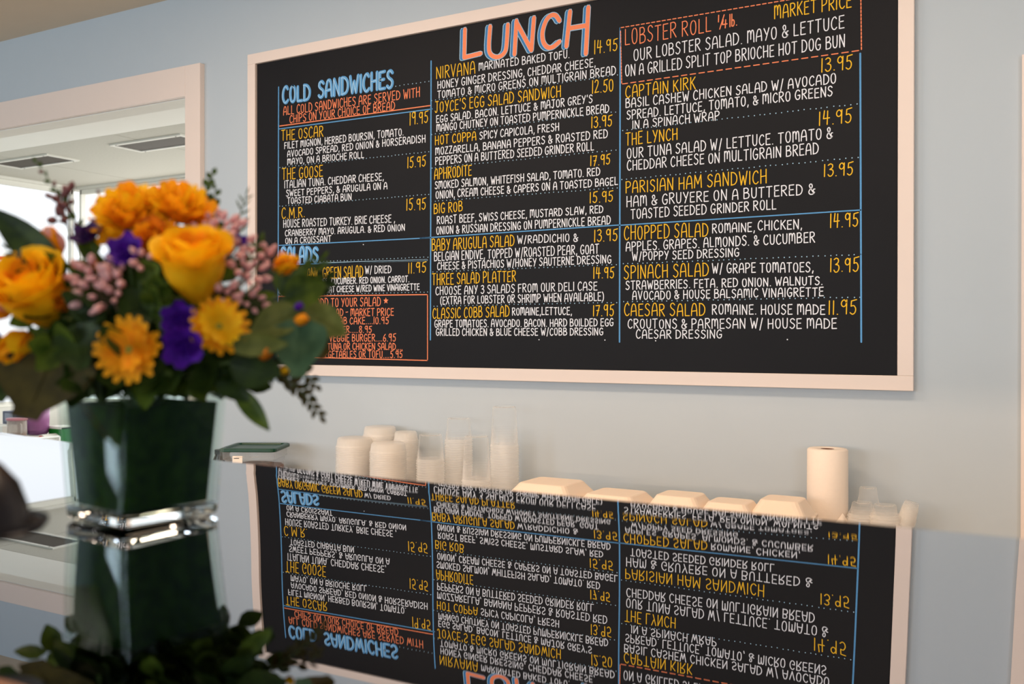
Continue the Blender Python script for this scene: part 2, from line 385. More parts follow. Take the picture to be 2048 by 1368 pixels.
gl('.', .8, '.3,.2 .5,.2'); gl(',', .9, '.7,.8 .2,-1.6'); gl("'", .7, '.5,10.4 .2,8.2'); gl('-', 2.8, '0,5 2.8,5.3')
gl('/', 2.6, '2.4,10.5 .2,-1.5'); gl('(', 1.8, '~1.8,10.8 .4,8 .1,4.5 .5,1 1.7,-1'); gl(')', 1.8, '~0,10.8 1.4,8 1.7,4.5 1.3,1 .1,-1')
gl('&', 4.8, '~4.6,1.6 3.2,0 1.2,0 .2,1.8 .8,4 2.6,6.4 2.6,8.8 1.6,9.6 .6,8.2 1.4,5.8 4.2,.6', '~4.9,4.6 3.9,4.4 3.6,2.8 4,1.5')
gl('l', .6, '.3,10 .3,0'); gl('b', 3.2, '.2,10 .2,.2', '~.2,4.4 1.9,5.2 3,3 2,.2 .2,.3')
CROP = {'A': (500, 100, 3.8), 'B': (500, 440, 4.0225), 'C': (840, 0, 3.6), 'D': (840, 360, 4.0238), 'E': (1220, 0, 3.42), 'F': (1220, 380, 3.2)}
def px_of(c, x, y): X, Y, s = CROP[c]; return X+x/s, Y+y/s
def write(mb, c, text, xl, yl, xr, yr, hl, hr, w=.0031, lift=0, jit=.25, sp=1.9, dx=0, dy=0):
    s = CROP[c][2]
    def quad(q):
        x, y = px_of(c, *q); return Vector(bpt(x, y))
    BL, BR_, TL, TR = quad((xl, yl)), quad((xr, yr)), quad((xl, yl-hl)), quad((xr, yr-hr))
    adv = 0; pos = []
    for i, ch in enumerate(text):
        if ch == ' ': adv += 2.9; pos.append(None); continue
        pos.append(adv); adv += G[ch][0]+sp
    tot = adv-sp
    for ch, p in zip(text, pos):
        if p is None: continue
        ys, jx = rnd.uniform(-jit, jit), rnd.uniform(-jit, jit)*.4; k = 1+rnd.uniform(-.04, .04)
        for st in G[ch][1]:
            pts = []
            for gx, gy in st:
                fx = (p+gx+jx)/tot; fy = (gy*k+ys)/10
                b = BL.lerp(BR_, fx); t = TL.lerp(TR, fx); q = b.lerp(t, fy); pts.append((q.x+dx, q.y+dy))
            stroke(mb, pts, w, lift)
def text(name, ink, *a, **k):
    mb = MB(); write(mb, *a, **k); return mb.build(name, INK[ink], board)
def line(name, ink, c, x0, y0, x1, y1, w=.0042, lift=0):
    mb = MB(); stroke(mb, [bpt(*px_of(c, x0, y0)), bpt(*px_of(c, x1, y1))], w, lift); return mb.build(name, INK[ink], board)
def dots(c, x0, y0, x1, y1, stepm=.0165, r=.0019, ink='l'):
    a = Vector(bpt(*px_of(c, x0, y0))); b = Vector(bpt(*px_of(c, x1, y1))); n = int((b-a).length/stepm); mb = MB()
    for i in range(n+1):
        p = a.lerp(b, i/n)+Vector((rnd.uniform(-.0015, .0015), rnd.uniform(-.001, .001)))
        mb.add([(p.x+r*math.cos(t*math.pi/3), BY, p.y+r*math.sin(t*math.pi/3)) for t in range(6)], [tuple(range(6))])
    o = mb.build('dotted_divider', INK[ink], board); o['kind'] = 'stuff'; return o
def dashes(c, x0, y0, x1, y1, n):
    a = Vector(bpt(*px_of(c, x0, y0))); b = Vector(bpt(*px_of(c, x1, y1))); mb = MB()
    for i in range(n): stroke(mb, [a.lerp(b, (i+.1)/n), a.lerp(b, (i+.72)/n)], .0032)
    mb.build('dashed_border', INK['o'], board)
N, Dn, P_ = 'menu_item_name', 'menu_description', 'menu_price'
for t in [
 (N,'y','A','THE OSCAR',240,687,555,655,77,80),(P_,'y','A','19.95',1215,570,1352,550,95,85),
 (Dn,'w','A','FILET mIGNON, HERBED BOURSIN, TOmATO.',262,752,1165,648,48,56),
 (Dn,'w','A','AVOCADO SPREAD, RED ONION & HORSERADISH',285,812,1332,700,45,55),
 (Dn,'w','A','mAYO, ON A BRIOCHE ROLL',285,873,865,818,46,48),
 (N,'y','A','THE GOOSE',245,985,553,960,82,85),(P_,'y','A','15.95',1198,897,1335,882,83,80),
 (Dn,'w','A','ITALIAN TUNA. CHEDDAR CHEESE,',262,1050,1015,988,55,55),
 (Dn,'w','A','SWEET PEPPERS, & ARUGULA ON A',275,1112,1042,1055,46,50),
 (Dn,'w','A','TOASTED CIABATA BUN',285,1170,770,1140,46,50),
 (N,'y','A','C.M.R.',242,1283,415,1270,85,75),(P_,'y','A','15.95',1190,1218,1335,1212,85,85),
 (Dn,'w','A','HOUSE ROASTED TURKEY. BRIE CHEESE ,',255,1350,1100,1308,58,55),
 (Dn,'w','B','CRANBERRY mAYO. ARUGULA. & RED ONION',283,130,1245,85,48,52),
 (Dn,'w','B','ON A CROISSANT',285,192,652,175,46,50),
 (N,'y','B','BABY ORGANIC GREEN SALAD',235,485,908,457,84,90),(Dn,'w','B','W/ DRIED',927,432,1135,425,58,58),(P_,'y','B','11.95',1275,430,1415,418,85,80),
 (Dn,'w','B','CHERRIES. TOmATOES. CUCUmBER. RED ONION. CARROT.',243,528,1280,498,46,48),
 (Dn,'w','B','CANDIED PECANS & GOAT CHEESE W/RED WINE VINAIGRETTE',233,592,1362,562,46,50),
 (N,'y','C','NIRVANA',118,568,395,530,85,85),(P_,'y','C','14.95',1255,390,1420,360,98,82),
 (Dn,'w','C','mARINATED BAKED TOFU.',425,508,1075,415,55,55),
 (Dn,'w','C','HONEY GINGER DRESSING, CHEDDAR CHEESE,',127,640,1262,478,54,60),
 (Dn,'w','C','TOmATO & mICRO GREENS ON mULTIGRAIN BREAD',127,708,1408,535,50,60),
 (N,'y','C',"JOYCE'S EGG SALAD SANDWICH",108,812,1013,697,76,78),(P_,'y','C','12.50',1240,672,1390,655,92,85),
 (Dn,'w','C',"EGG SALAD. BACON. LETTUCE & mAJOR GREY'S",118,885,1240,738,50,58),
 (Dn,'w','C','mANGO CHUTNEY ON TOASTED PUmPERNICKLE BREAD',120,947,1360,808,50,58),
 (N,'y','C','HOT COPPA',110,1043,402,1010,66,62),(Dn,'w','C','SPICY CAPICOLA, FRESH',430,1003,1000,940,53,55),(P_,'y','C','13.95',1235,920,1382,907,78,76),
 (Dn,'w','C','mOZZARELLA, BANANA PEPPERS & ROASTED RED',112,1115,1350,990,50,60),
 (Dn,'w','C','PEPPERS ON A BUTTERED SEEDED GRINDER ROLL',112,1187,1250,1080,54,60),
 (N,'y','C','APHRODITE',105,1293,370,1262,78,72),(P_,'y','C','17.95',1228,1195,1368,1180,70,70),
 (Dn,'w','C','SmOKED SALmON, WHITEFISH SALAD, TOmATO. RED',108,1360,1295,1262,52,55),
 (Dn,'w','D','ONION, CREAm CHEESE & CAPERS ON A TOASTED BAGEL',128,150,1590,38,60,60),
 (N,'y','D','BIG ROB',113,270,340,250,80,78),(P_,'y','D','15.95',1368,183,1552,172,88,83),
 (Dn,'w','D','ROAST BEEF, SWISS CHEESE, mUSTARD SLAW, RED',138,355,1472,262,62,58),
 (Dn,'w','D','ONION & RUSSIAN DRESSING ON PUmPERNICKLE BREAD',133,437,1532,355,60,66),
 (N,'y','D','BABY ARUGULA SALAD',97,570,757,530,90,88),(Dn,'w','D','W/RADDICHIO &',785,510,1270,493,60,62),(P_,'y','D','13.95',1403,497,1588,485,98,92),
 (Dn,'w','D','BELGIAN ENDIVE, TOPPED W/ROASTED PEAR, GOAT',115,650,1438,590,68,75),
 (Dn,'w','D','CHEESE & PISTACHIOS W/HONEY SAUTERNE DRESSING',140,722,1537,668,58,65),
 (N,'y','D','THREE SALAD PLATTER',100,845,770,815,88,85),(P_,'y','D','14.95',1397,792,1560,788,88,86),
 (Dn,'w','D','CHOOSE ANY 3 SALADS FROm OUR DELI CASE',127,925,1425,885,65,68),
 (Dn,'w','D','(EXTRA FOR LOBSTER OR SHRImP WHEN AVAILABLE)',165,1000,1478,970,60,65),
 (N,'y','D','CLASSIC COBB SALAD',103,1115,718,1098,80,85),(Dn,'w','D','ROmAINE,LETTUCE,',743,1088,1220,1083,58,60),(P_,'y','D','17.95',1393,1095,1560,1092,85,88),
 (Dn,'w','D','GRAPE TOmATOES. AVOCADO. BACON. HARD BOILDED EGG',118,1185,1555,1175,58,58),
 (Dn,'w','D','GRILLED CHICKEN & BLUE CHEESE W/COBB DRESSING',130,1252,1472,1248,55,57),
 (N,'y','E','mARKET PRICE',1125,130,1650,47,88,88),
 (Dn,'w','E','OUR LOBSTER SALAD. mAYO & LETTUCE',163,415,1600,192,78,85),
 (Dn,'w','E','ON A GRILLED SPLIT TOP BRIOCHE HOT DOG BUN',105,523,1605,318,75,82),
 (N,'y','E','CAPTAIN KIRK',108,668,583,608,80,80),(P_,'y','E','13.95',1447,492,1655,468,95,92),
 (Dn,'w','E','BASIL CASHEW CHICKEN SALAD W/ AVOCADO',108,738,1545,567,60,67),
 (Dn,'w','E','SPREAD. LETTUCE, TOmATO, & mICRO GREENS',115,818,1520,655,60,66),
 (Dn,'w','E','IN A SPINACH WRAP',155,880,747,820,54,60),
 (N,'y','E','THE LYNCH',108,995,460,955,85,78),(P_,'y','E','14.95',1430,857,1652,835,92,94),
 (Dn,'w','E','OUR TUNA SALAD W/ LETTUCE. TOmATO &',117,1083,1522,945,68,74),
 (Dn,'w','E','CHEDDAR CHEESE ON mULTIGRAIN BREAD',118,1165,1425,1052,65,75),
 (N,'y','E','PARISIAN HAM SANDWICH',108,1322,1070,1250,78,92),(P_,'y','E','13.95',1465,1210,1662,1193,85,88),
 (Dn,'w','F','HAm & GRUYERE ON A BUTTERED &',107,107,1310,24,66,66),
 (Dn,'w','F','TOASTED SEEDED GRINDER ROLL',135,185,1062,122,62,60),
 (N,'y','F','CHOPPED SALAD',92,320,627,295,88,85),(Dn,'w','F','ROmAINE,',655,275,925,265,58,56),(Dn,'w','F','CHICKEN,',948,258,1228,247,58,58),(P_,'y','F','14.95',1410,242,1587,230,88,83),
 (Dn,'w','F','APPLES. GRAPES. ALmONDS. & CUCUmBER',103,390,1310,335,55,64),
 (Dn,'w','F','W/POPPY SEED DRESSING',143,452,825,425,54,52),
 (N,'y','F','SPINACH SALAD',90,570,630,550,85,83),(Dn,'w','F','W/ GRAPE TOmATOES,',655,532,1300,523,60,62),(P_,'y','F','13.95',1410,525,1592,522,85,90),
 (Dn,'w','F','STRAWBERRIES. FETA. RED ONION. WALNUTS.',102,638,1358,605,54,52),
 (Dn,'w','F','AVOCADO & HOUSE BALSAmIC VINAIGRETTE',145,702,1365,678,53,55),
 (N,'y','F','CAESAR SALAD',92,805,608,805,78,76),(Dn,'w','F','ROmAINE. HOUSE mADE',655,795,1375,795,62,62),(P_,'y','F','11.95',1400,797,1577,793,88,92),
 (Dn,'w','F','CROUTONS & PARmESAN W/ HOUSE mADE',115,885,1450,885,58,64),
 (Dn,'w','F','CAESAR DRESSING',168,950,715,948,54,52),
]: text(t[0], t[1], *t[2:])
O_ = 'menu_note'
for t in [('A','ALL COLD SANDWICHES ARE SERVED WITH',255,495,1290,355,64,70),('A','CHIPS ON YOUR CHOICE OF BREAD',302,555,1100,452,58,62),
          ('B','ADD TO YOUR SALAD',535,700,1050,690,68,68),('B','LOBSTER SALAD - mARKET PRICE',385,778,1155,768,58,58),('B','CRAB CAKE....10.95',655,838,1115,835,52,55),
          ('B','BURGER.....8.95',620,905,978,905,50,52),('B','VEGGIE BURGER....6.95',640,977,1172,975,56,58),('B','TUNA.OR CHICKEN SALAD....',625,1043,1225,1043,52,54),
          ('B','VEGETABLES OR TOFU....5.95',575,1108,1225,1108,54,56),('E','LOBSTER ROLL',103,312,690,215,106,98)]:
    text(O_, 'o', *t)
mb = MB()
for t_ in (('1', 740, 150, 746, 149, 46, 46), ('/', 748, 186, 784, 180, 78, 78), ('4', 766, 192, 800, 188, 58, 58), ('lb.', 818, 181, 868, 174, 86, 86)): write(mb, 'E', *t_, w=.0034)
mb.build('menu_note', INK['o'], board)
# headings: pale outline, blue body, pale highlight
def heading(c, s, xl, yl, xr, yr, hl, hr):
    st = rnd.getstate()
    for ink, w_, lift, dx in (('b', .0125, 0, 0), ('l', .0028, .0003, -.0035)):
        rnd.setstate(st); text('menu_heading', ink, c, s, xl, yl, xr, yr, hl, hr, w=w_, lift=lift, dx=dx, jit=.1, sp=1.7)
heading('A', 'COLD', 250, 402, 455, 378, 118, 112)
heading('A', 'SANDWICHES', 522, 362, 1085, 285, 122, 132)
heading('B', 'SALADS', 252, 342, 545, 335, 118, 115)
# LUNCH
LU = [['321,212 316,415','316,415 435,385'], ['~503,190 494,320 500,380 530,408 570,408 605,380 620,330 630,178'],
      ['692,150 678,392','694,165 800,362','800,362 818,128'], ['~1002,150 975,112 940,112 905,150 880,230 885,300 915,340 955,338 1002,300'],
      ['1078,82 1052,335','1070,205 1190,185','1210,52 1192,388']]
def lunch(ink, w_, lift, dx, dy, big=False):
    for let in LU:
        mb = MB()
        for s in let:
            nums = [float(q) for q in s.strip('~').replace(',', ' ').split()]; p = list(zip(nums[::2], nums[1::2]))
            if s[0] == '~': p = catmull(p, 5)
            stroke(mb, [bpt(*px_of('C', x+dx, y+dy)) for x, y in p], w_, lift, caps=2)
        mb.build('menu_heading', INK[ink], board)
lunch('l', .0195, 0, 2, 0); lunch('l', .0180, .0001, -17, 6); lunch('d', .0140, .0003, -16, 6); lunch('d', .0140, .0004, -8, 3)
lunch('l', .0172, .0006, 3, 0); lunch('o', .0148, .0009, 3, 0)
# rules and boxes
for t in [('o','A',225,578,1370,422),('b','A',222,600,1385,448),('b','B',225,205,1450,143),('b','B',230,362,1425,322),('b','D',-1,468,1605,362),('b','F',60,226,1605,128),
          ('o','B',229,614,1428,600),('o','B',229,614,229,1095),('o','B',1428,600,1428,1130),('o','B',229,1098,1428,1130)]:
    line('ruled_line', *t, w=.0036)
line('ruled_line', 'l', 'B', 560, 348, 1425, 322, w=.0055)
for x0, y0, x1, y1 in ((557.2, 174, 556, 680), (862.2, 122, 860.8, 679.5), (1240.5, 56, 1239, 684), (1720.5, 107, 1722.5, 684)):
    mb = MB(); stroke(mb, [bpt(x0, y0), bpt(x1, y1)], .0050); mb.build('column_line', INK['b'], board)
for t in [('A',1110,275,1360,238),('A',225,893,1360,773),('A',225,1188,1360,1097),('B',565,335,1430,298),('B',232,606,1430,580),('C',85,725,1420,540),('C',85,968,1410,805),
          ('C',85,1210,1412,1080),('D',90,172,1590,62),('D',105,740,1580,680),('D',110,1015,1580,985),('E',85,893,1690,710),('E',80,1228,1695,1077),('F',85,473,1603,412),('F',85,715,1600,685)]:
    dots(*t)
dashes('E', 70, 190, 1715, -84, 42); dashes('E', 80, 575, 1720, 343, 26); dashes('E', 72, 190, 80, 575, 18); dashes('E', 1715, -84, 1720, 345, 17)
for c, x, y in (('B', 1093, 650), ('B', 490, 668)):
    mb = MB(); ctr = Vector(bpt(*px_of(c, x, y))); pts = []
    for k in range(10):
        a = math.pi/2+k*math.pi/5; r = .0125 if k % 2 == 0 else .0055; pts.append((ctr.x+r*math.cos(a), BY, ctr.y+r*math.sin(a)))
    mb.add(pts+[(ctr.x, BY, ctr.y)], [(k, (k+1) % 10, 10) for k in range(10)]); mb.build('star', INK['o'], board)
mb = MB()
for c, x, y in (('F', 292, 965), ('F', 1135, 957), ('D', 958, 1285), ('D', 1488, 1288), ('B', 912, 198)):
    ctr = bpt(*px_of(c, x, y)); mb.add([(ctr[0]+.0022*math.cos(t*math.pi/3), BY, ctr[1]+.0022*math.sin(t*math.pi/3)) for t in range(6)], [tuple(range(6))])
o = mb.build('chalk_speck', INK['w'], board); o['kind'] = 'stuff'
#PART2
# ------------------------------------------------------------------ back counter and what stands on it
CZ = CAM.z-.595
counter_m = M('cream_worktop', lin(205, 190, 170), .35, var=.05, scale=14)
bcx0, bcx1 = -.14, 3.4
wt = empty('back_counter', ((bcx0+bcx1)/2, -.3, 0), 'cream worktop on white cabinets along the wall under the menu board', 'counter')
rel(MB().box((bcx0, -.62, CZ-.035), (bcx1, -.002, CZ)).build('worktop', counter_m, wt, bevel=.003), wt)
rel(MB().box((bcx0+.02, -.56, 0), (bcx1-.02, -.01, CZ-.035)).build('cabinet_body', body_m, wt), wt)
for k in range(5):
    x0 = bcx0+.03+k*.645; d_ = MB().box((x0, -.58, .1), (x0+.63, -.56, CZ-.05)).build('door', body_m, wt, bevel=.002); rel(d_, wt)
    h = MB().tube([(x0+.56, -.60, CZ-.25), (x0+.56, -.60, CZ-.12)], .005).build('handle', vent_m, d_)

clear_m = plastic_clear('clear_cup_plastic', (1, .99, .97), .035, .6)
soft_m = plastic_clear('soft_cup_plastic', (1, .98, .95), .12, .35)
milky_m = plastic_clear('milky_tub_plastic', (1, .98, .95), .35)
foam_m = M('cream_moulded_foam', lin(246, 226, 206), .65, var=.015, scale=25, sss=.1)
paper_m = M('white_paper_towel', lin(248, 234, 220), .9, var=.02, scale=90, bump=.4)
card_m = M('brown_cardboard_core', lin(105, 60, 35), .8)

def stack(name, prof, mat, n, dz, x, y, z0, label, cat, group, inner=None, seg=28):
    """n nested pieces, each a thing of its own; the last one is the topmost"""
    me = MB().lathe(prof, seg).mesh(name, mat, True); mi = MB().lathe(inner, seg).mesh(name, mat, True) if inner else me
    if inner:
        for q in (me, mi):
            q.materials.append(milky_m)
            for fi in range(3*seg): q.polygons[fi].material_index = 1
    for i in range(n):
        o = link(name, me if i == n-1 else mi); o.location = (x+rnd.uniform(-.0006, .0006), y+rnd.uniform(-.0006, .0006), z0+i*dz); o.rotation_euler = (0, 0, rnd.uniform(0, 6))
        tag(o, (label[0] if i == n-1 else label[1]), cat, group if i < n-1 else label[2])
def cup_prof(rb, rt, h, lip=.0022, sleeve=False):      # inverted cup: open rim down at z=0, base on top
    return [(rb+lip, 0), (rb+lip+.0010, .0025), (rb+.0002, .0048), (rb-.0004, .010), (rt+(rb-rt)*.45, h*.55), (rt+.002, h*.93), (rt, h), (rt-.004, h+.0006), (rt-.006, h-.003), (0, h-.003)][:(8 if sleeve else 10)]
def spot(px, y): p = at_y(px, 900, y); return p.x
tall = cup_prof(.0475, .038, .132); tall_in = cup_prof(.0475, .038, .132, sleeve=True)[:5]
def cups(px, ytop, y, word, hc):
    tall, tall_in = cup_prof(.0475, .038, hc), cup_prof(.0475, .038, hc, sleeve=True)[:5]
    x = spot(px, y); zt = at_y(px, ytop, y).z; dz = .0083; n = int((zt-CZ-hc)/dz)+1
    stack('plastic_cup', tall, clear_m, n, (zt-hc-CZ)/(n-1), x, y, CZ, ('topmost clear plastic cup of the '+word+' inverted stack', 'clear plastic cup nested below the top of the '+word+' stack', 'top cups of the stacks'), 'cup', 'cups nested in the '+word+' stack', inner=tall_in)
cups(1009, 813, -.10, 'tallest', .136)
cups(917, 836, -.07, 'second tallest', .082)
cups(953, 872, -.20, 'front middle', .150)
cups(861, 869, -.16, 'leftmost cup', .092)
def tubs(px, ytop, y, r, word, dz=.0060):
    x = spot(px, y); zt = at_y(px, ytop, y).z; h = .035; n = int((zt-CZ-h)/dz); dzz = (zt-CZ-h)/(n-1)
    prof = [(r+.002, 0), (r+.0025, .0016), (r, .0032), (r-.0015, .01), (r-.004, h*.8), (r-.008, h*.97), (r-.014, h), (0, h)]
    stack('deli_tub', prof, milky_m, n, dzz, x, y, CZ, ('topmost milky deli tub of the '+word+' stack', 'milky deli tub nested in the '+word+' stack', 'top tubs of the stacks'), 'food tub', 'tubs nested in the '+word+' stack', seg=24)
tubs(709, 874, -.17, .066, 'leftmost')
tubs(760, 852, -.08, .061, 'tall rear')
tubs(776, 884, -.235, .062, 'front')
tubs(812, 862, -.075, .044, 'narrow rear')

def clamshell(name, w_, d_, h_, loc, rz, label, group):
    """hinged foam box: tapered base, rim flange and tapered lid with a flat top"""
    e = empty(name, loc, label, 'food box', group); e.rotation_euler = (0, 0, rz)
    def ringsmesh(rings):
        v = []; f = []; K = 16
        for (a, b, z, rr) in rings:
            for (sx, sy, q) in ((1, 1, 0), (-1, 1, 1), (-1, -1, 2), (1, -1, 3)):
                for k in range(4):
                    t = (q+k/3)*math.pi/2; v.append((sx*(a-rr)+rr*math.cos(t), sy*(b-rr)+rr*math.sin(t), z))
        for i in range(len(rings)-1):
            for k in range(K): k2 = (k+1) % K; f.append((i*K+k, i*K+k2, (i+1)*K+k2, (i+1)*K+k))
        f.append(tuple((len(rings)-1)*K+k for k in range(K))); f.append(tuple(range(K-1, -1, -1)))
        return MB().add(v, f)
    a, b = w_/2, d_/2; m_ = h_*.38
    ringsmesh([(a*.80, b*.80, 0, .012), (a*.82, b*.82, .003, .014), (a*.955, b*.955, m_-.006, .018), (a, b, m_-.004, .014), (a, b, m_-.0005, .014)]).build('base', foam_m, e, smooth=False, bevel=.0012)
    ringsmesh([(a, b, m_+.0005, .014), (a, b, m_+.004, .014), (a*.95, b*.95, m_+.007, .018), (a*.70, b*.72, h_*.90, .02), (a*.66, b*.68, h_*.97, .018), (a*.62, b*.64, h_, .016)]).build('lid', foam_m, e, bevel=.0016)
    MB().box((a-.004, -.012, m_-.006), (a+.006, .012, m_+.006)).build('tab', foam_m, e)
    return e
boxes = [(1103, 962, -.34, .235, .215, 'widest foam box, next to the tallest cup stack'), (1233, 984, -.33, .215, .20, 'low foam box, second from the cup stacks'), (1361, 987, -.30, .175, .16, 'foam box in the middle of the row of five'),
         (1462, 1001, -.30, .165, .15, 'lowest foam box between the middle one and the end one'), (1566, 996, -.27, .160, .15, 'small foam box beside the paper towel roll')]
for px, yt, y, w_, d_, lab in boxes:
    p = at_y(px, yt, y); h = .088 if w_ > .2 else .078; z = p.z-h; n = max(1, round((z-CZ)/h)); hh = (p.z-CZ)/(n+1) if z-CZ > .02 else h
    for k in range(n+1):
        clamshell('foam_food_box', w_, d_, hh-.0004, (p.x, y, CZ+k*hh), math.radians(-1), ('cream '+lab) if k == n else 'closed box directly under the '+lab, 'cream foam food boxes' )

# paper towel roll
p = at_y(1655, 897, -.10); rr = .0555; zt = p.z
roll = empty('paper_towel_roll', (p.x, -.10, CZ), 'upright white paper towel roll with brown cardboard core', 'paper towels')
H_ = zt-CZ
MB().lathe([(.019, H_-.004), (.021, H_), (rr-.004, H_+.0005), (rr, H_-.004), (rr+.0006, H_*.5), (rr, .003), (rr-.003, 0), (.02, 0)], 48).build('paper_layers', paper_m, roll, smooth=True)
MB().lathe([(.0188, .001), (.0188, H_-.001), (.0172, H_-.001), (.0172, .001)], 24).lathe([(0, H_*.8), (.0172, H_*.8)], 24).build('cardboard_core', card_m, roll, smooth=True)
v = []; f = []; n = 10
for i in range(n+1):
    a = math.radians(-75+75*i/n); r2 = rr+.001+.016*(i/n)**2
    v += [(r2*math.cos(a), r2*math.sin(a), .002), (r2*math.cos(a), r2*math.sin(a), .06+.05*(1-abs(2*i/n-1))+(.03 if i > 7 else 0))]
for i in range(n): f.append((2*i, 2*i+2, 2*i+3, 2*i+1))
o = MB().add(v, f).build('loose_sheet', paper_m, roll, smooth=True); so = o.modifiers.new('s', 'SOLIDIFY'); so.thickness = .0008

# portion cups right of the roll
def portion(px, yt, y, rb, rt, h, n, dz, lab):
    q = at_y(px, yt, y); z0 = q.z-h-dz*(n-1)
    stack('portion_cup', cup_prof(rb, rt, h, .0025), soft_m, n, dz, q.x, y, z0, lab, 'cup', 'portion cups nested right of the roll', inner=cup_prof(rb, rt, h, .0025, True)[:6])
y_ = -.12
portion(1724, 1004, y_, .037, .024, .040, 12, .0075, ('topmost portion cup of the left pile beside the roll', 'portion cup nested in the left pile beside the roll', 'topmost portion cups'))
portion(1770, 1009, y_-.02, .037, .027, .036, 11, .0078, ('topmost portion cup of the right pile, beside the leaning cups', 'portion cup nested in the right pile', 'topmost portion cups'))
q = at_y(1741, 975, -.075)
o = link('portion_cup', MB().lathe(cup_prof(.028, .021, .046), 28).mesh('portion_cup', soft_m, True)); o.location = (q.x, -.115, at_y(1741, 975, -.115).z-.046)
tag(o, 'small clear portion cup on top between the two piles', 'cup', 'topmost portion cups')
a0 = at_y(1803, 1075, -.12); a1 = at_y(1824, 1004, -.12); ax = (a1-a0); L = ax.length; ax.normalize()
me = MB().lathe([(.023, 0), (.025, .0015), (.023, .003), (.021, .03), (.018, .045), (0, .045)], 24).mesh('sleeved_cup', soft_m, True)
for i in range(18):
    o = link('leaning_cup', me); mt = ax.to_track_quat('Z', 'Y').to_matrix().to_4x4(); mt.translation = a0+ax*(i*(L-.045)/17); o.matrix_world = mt
    tag(o, 'clear cup in the leaning nested row at the far right' if i < 17 else 'uppermost clear cup of the leaning row at the right', 'cup', 'leaning clear cups')
me = M('clear_sleeve', (1, 1, 1), .3)
# prop for the leaning row
pr = at_y(1818, 1060, -.10)
tag(MB().box((pr.x+.02, -.15, CZ), (pr.x+.09, -.06, CZ+.03)).build('cup_lid_box', foam_m, bevel=.003), 'low foam box the leaning cups rest on', 'box')

# green-lidded food container
lid_m = M('dark_green_plastic', lin(10, 62, 44), .35, var=.08)
tubp = plastic_clear('clear_container_plastic', (.80, .80, .78), .22)
food_m = M('reddish_brown_granola', (lin(96, 42, 18), lin(160, 84, 38)), .8, scale=90, bump=1)
y_ = -.19; L_ = at_y(446, 891, y_); R__ = at_y(579, 888, y_)
cxn = (L_.x+R__.x)/2; zl_ = at_y(513, 889, y_).z
cont = empty('food_container', (cxn, y_, CZ), 'clear square food container with a dark green lid and a small white label', 'container')
cont.rotation_euler = (0, 0, math.radians(27))
a = .100; hb = zl_-CZ-.012
def sqr(a, z, rr):
    v = []
    for (sx, sy, q) in ((1, 1, 0), (-1, 1, 1), (-1, -1, 2), (1, -1, 3)):
        for k in range(4): t = (q+k/3)*math.pi/2; v.append((sx*(a-rr)+rr*math.cos(t), sy*(a-rr)+rr*math.sin(t), z))
    return v
def sq_loft(rings, capa=True, capb=True):
    v = []; f = []
    for r in rings: v += sqr(*r)
    for i in range(len(rings)-1):
        for k in range(16): k2 = (k+1) % 16; f.append((i*16+k, i*16+k2, (i+1)*16+k2, (i+1)*16+k))
    if capa: f.append(tuple(range(15, -1, -1)))
    if capb: f.append(tuple((len(rings)-1)*16+k for k in range(16)))
    return MB().add(v, f)
bodyo = sq_loft([(a*.86, .001, .02), (a*.93, hb*.70, .02), (a*.93, hb*.78, .02), (a*.99, hb*.80, .02), (a, hb, .02)], True, False).build('clear_body', tubp, cont)
lido = sq_loft([(a+.006, hb-.006, .02), (a+.008, hb-.004, .02), (a+.008, hb+.005, .02), (a+.004, hb+.008, .02), (a-.010, hb+.008, .016), (a-.014, hb+.002, .014)]).build('green_lid', lid_m, cont, bevel=.001)
ff = sq_loft([(a*.80, .004, .02), (a*.90, hb*.56, .02), (a*.84, hb*.62, .02), (a*.4, hb*.68, .02)]).build('granola', food_m, cont); ff['kind'] = 'stuff'
MB().box((-.055, -a-.0015, hb-.048), (-.018, -a-.0003, hb-.020)).build('paper_label', paper_m, cont)
MB().box((-.050, -a-.0022, hb-.030), (-.030, -a-.0016, hb-.0275)).build('label_print', M('black_print', (.02, .02, .02), .6), cont)
for s in (-1, 1): MB().box((s*.012-.03*(s < 0), -a-.004, hb*.86), (s*.012+.03*(s > 0), -a*.99, hb*.875)).build('grip_rib', tubp, cont)
q = at_y(452, 915, -.14)
jr = empty('dark_jar', (q.x-.02, -.14, CZ), 'dark jar half hidden behind the vase edge, left of the green-lidded container', 'jar')
MB().lathe([(0, .001), (.035, .001), (.037, .01), (.037, .11), (.028, .13), (.028, .135)], 24).build('body', M('dark_brown_glass', lin(45, 32, 25), .15), jr, smooth=True)
MB().lathe([(.030, .133), (.030, .15), (0, .15)], 24).build('lid', M('black_plastic', lin(25, 25, 27), .4), jr)

# ------------------------------------------------------------------ things in the kitchen, seen left of the vase
YK = .62
def kp(px, py, y=YK): return at_y(px, py, y)
shelf_z = at_y(115, 871, YK+.34).z
pf, pn = at_z(115, 871, shelf_z), at_z(0, 883.5, shelf_z)
cart_x1 = (pf.x+pn.x)/2; cart_x0 = cart_x1-.62; yy0, yy1 = pn.y-.25, pf.y
cart = empty('wire_shelf', ((cart_x0+cart_x1)/2, YK, 0), 'white wire shelf holding the mauve cup and glass jar inside the kitchen', 'shelf')
wire_m = M('white_coated_wire', lin(245, 245, 240), .35)
def ca(x, y, z): return (x-cart.location.x, y-cart.location.y, z)
sz = shelf_z-.006
for pts in ([(cart_x0, yy0), (cart_x1, yy0)], [(cart_x1, yy0), (cart_x1, yy1)], [(cart_x0, yy1), (cart_x1, yy1)], [(cart_x0, yy0), (cart_x0, yy1)]):
    MB().tube([ca(*pts[0], sz), ca(*pts[1], sz)], .007, 8).build('rim_wire', wire_m, cart, smooth=True)
nw = 16
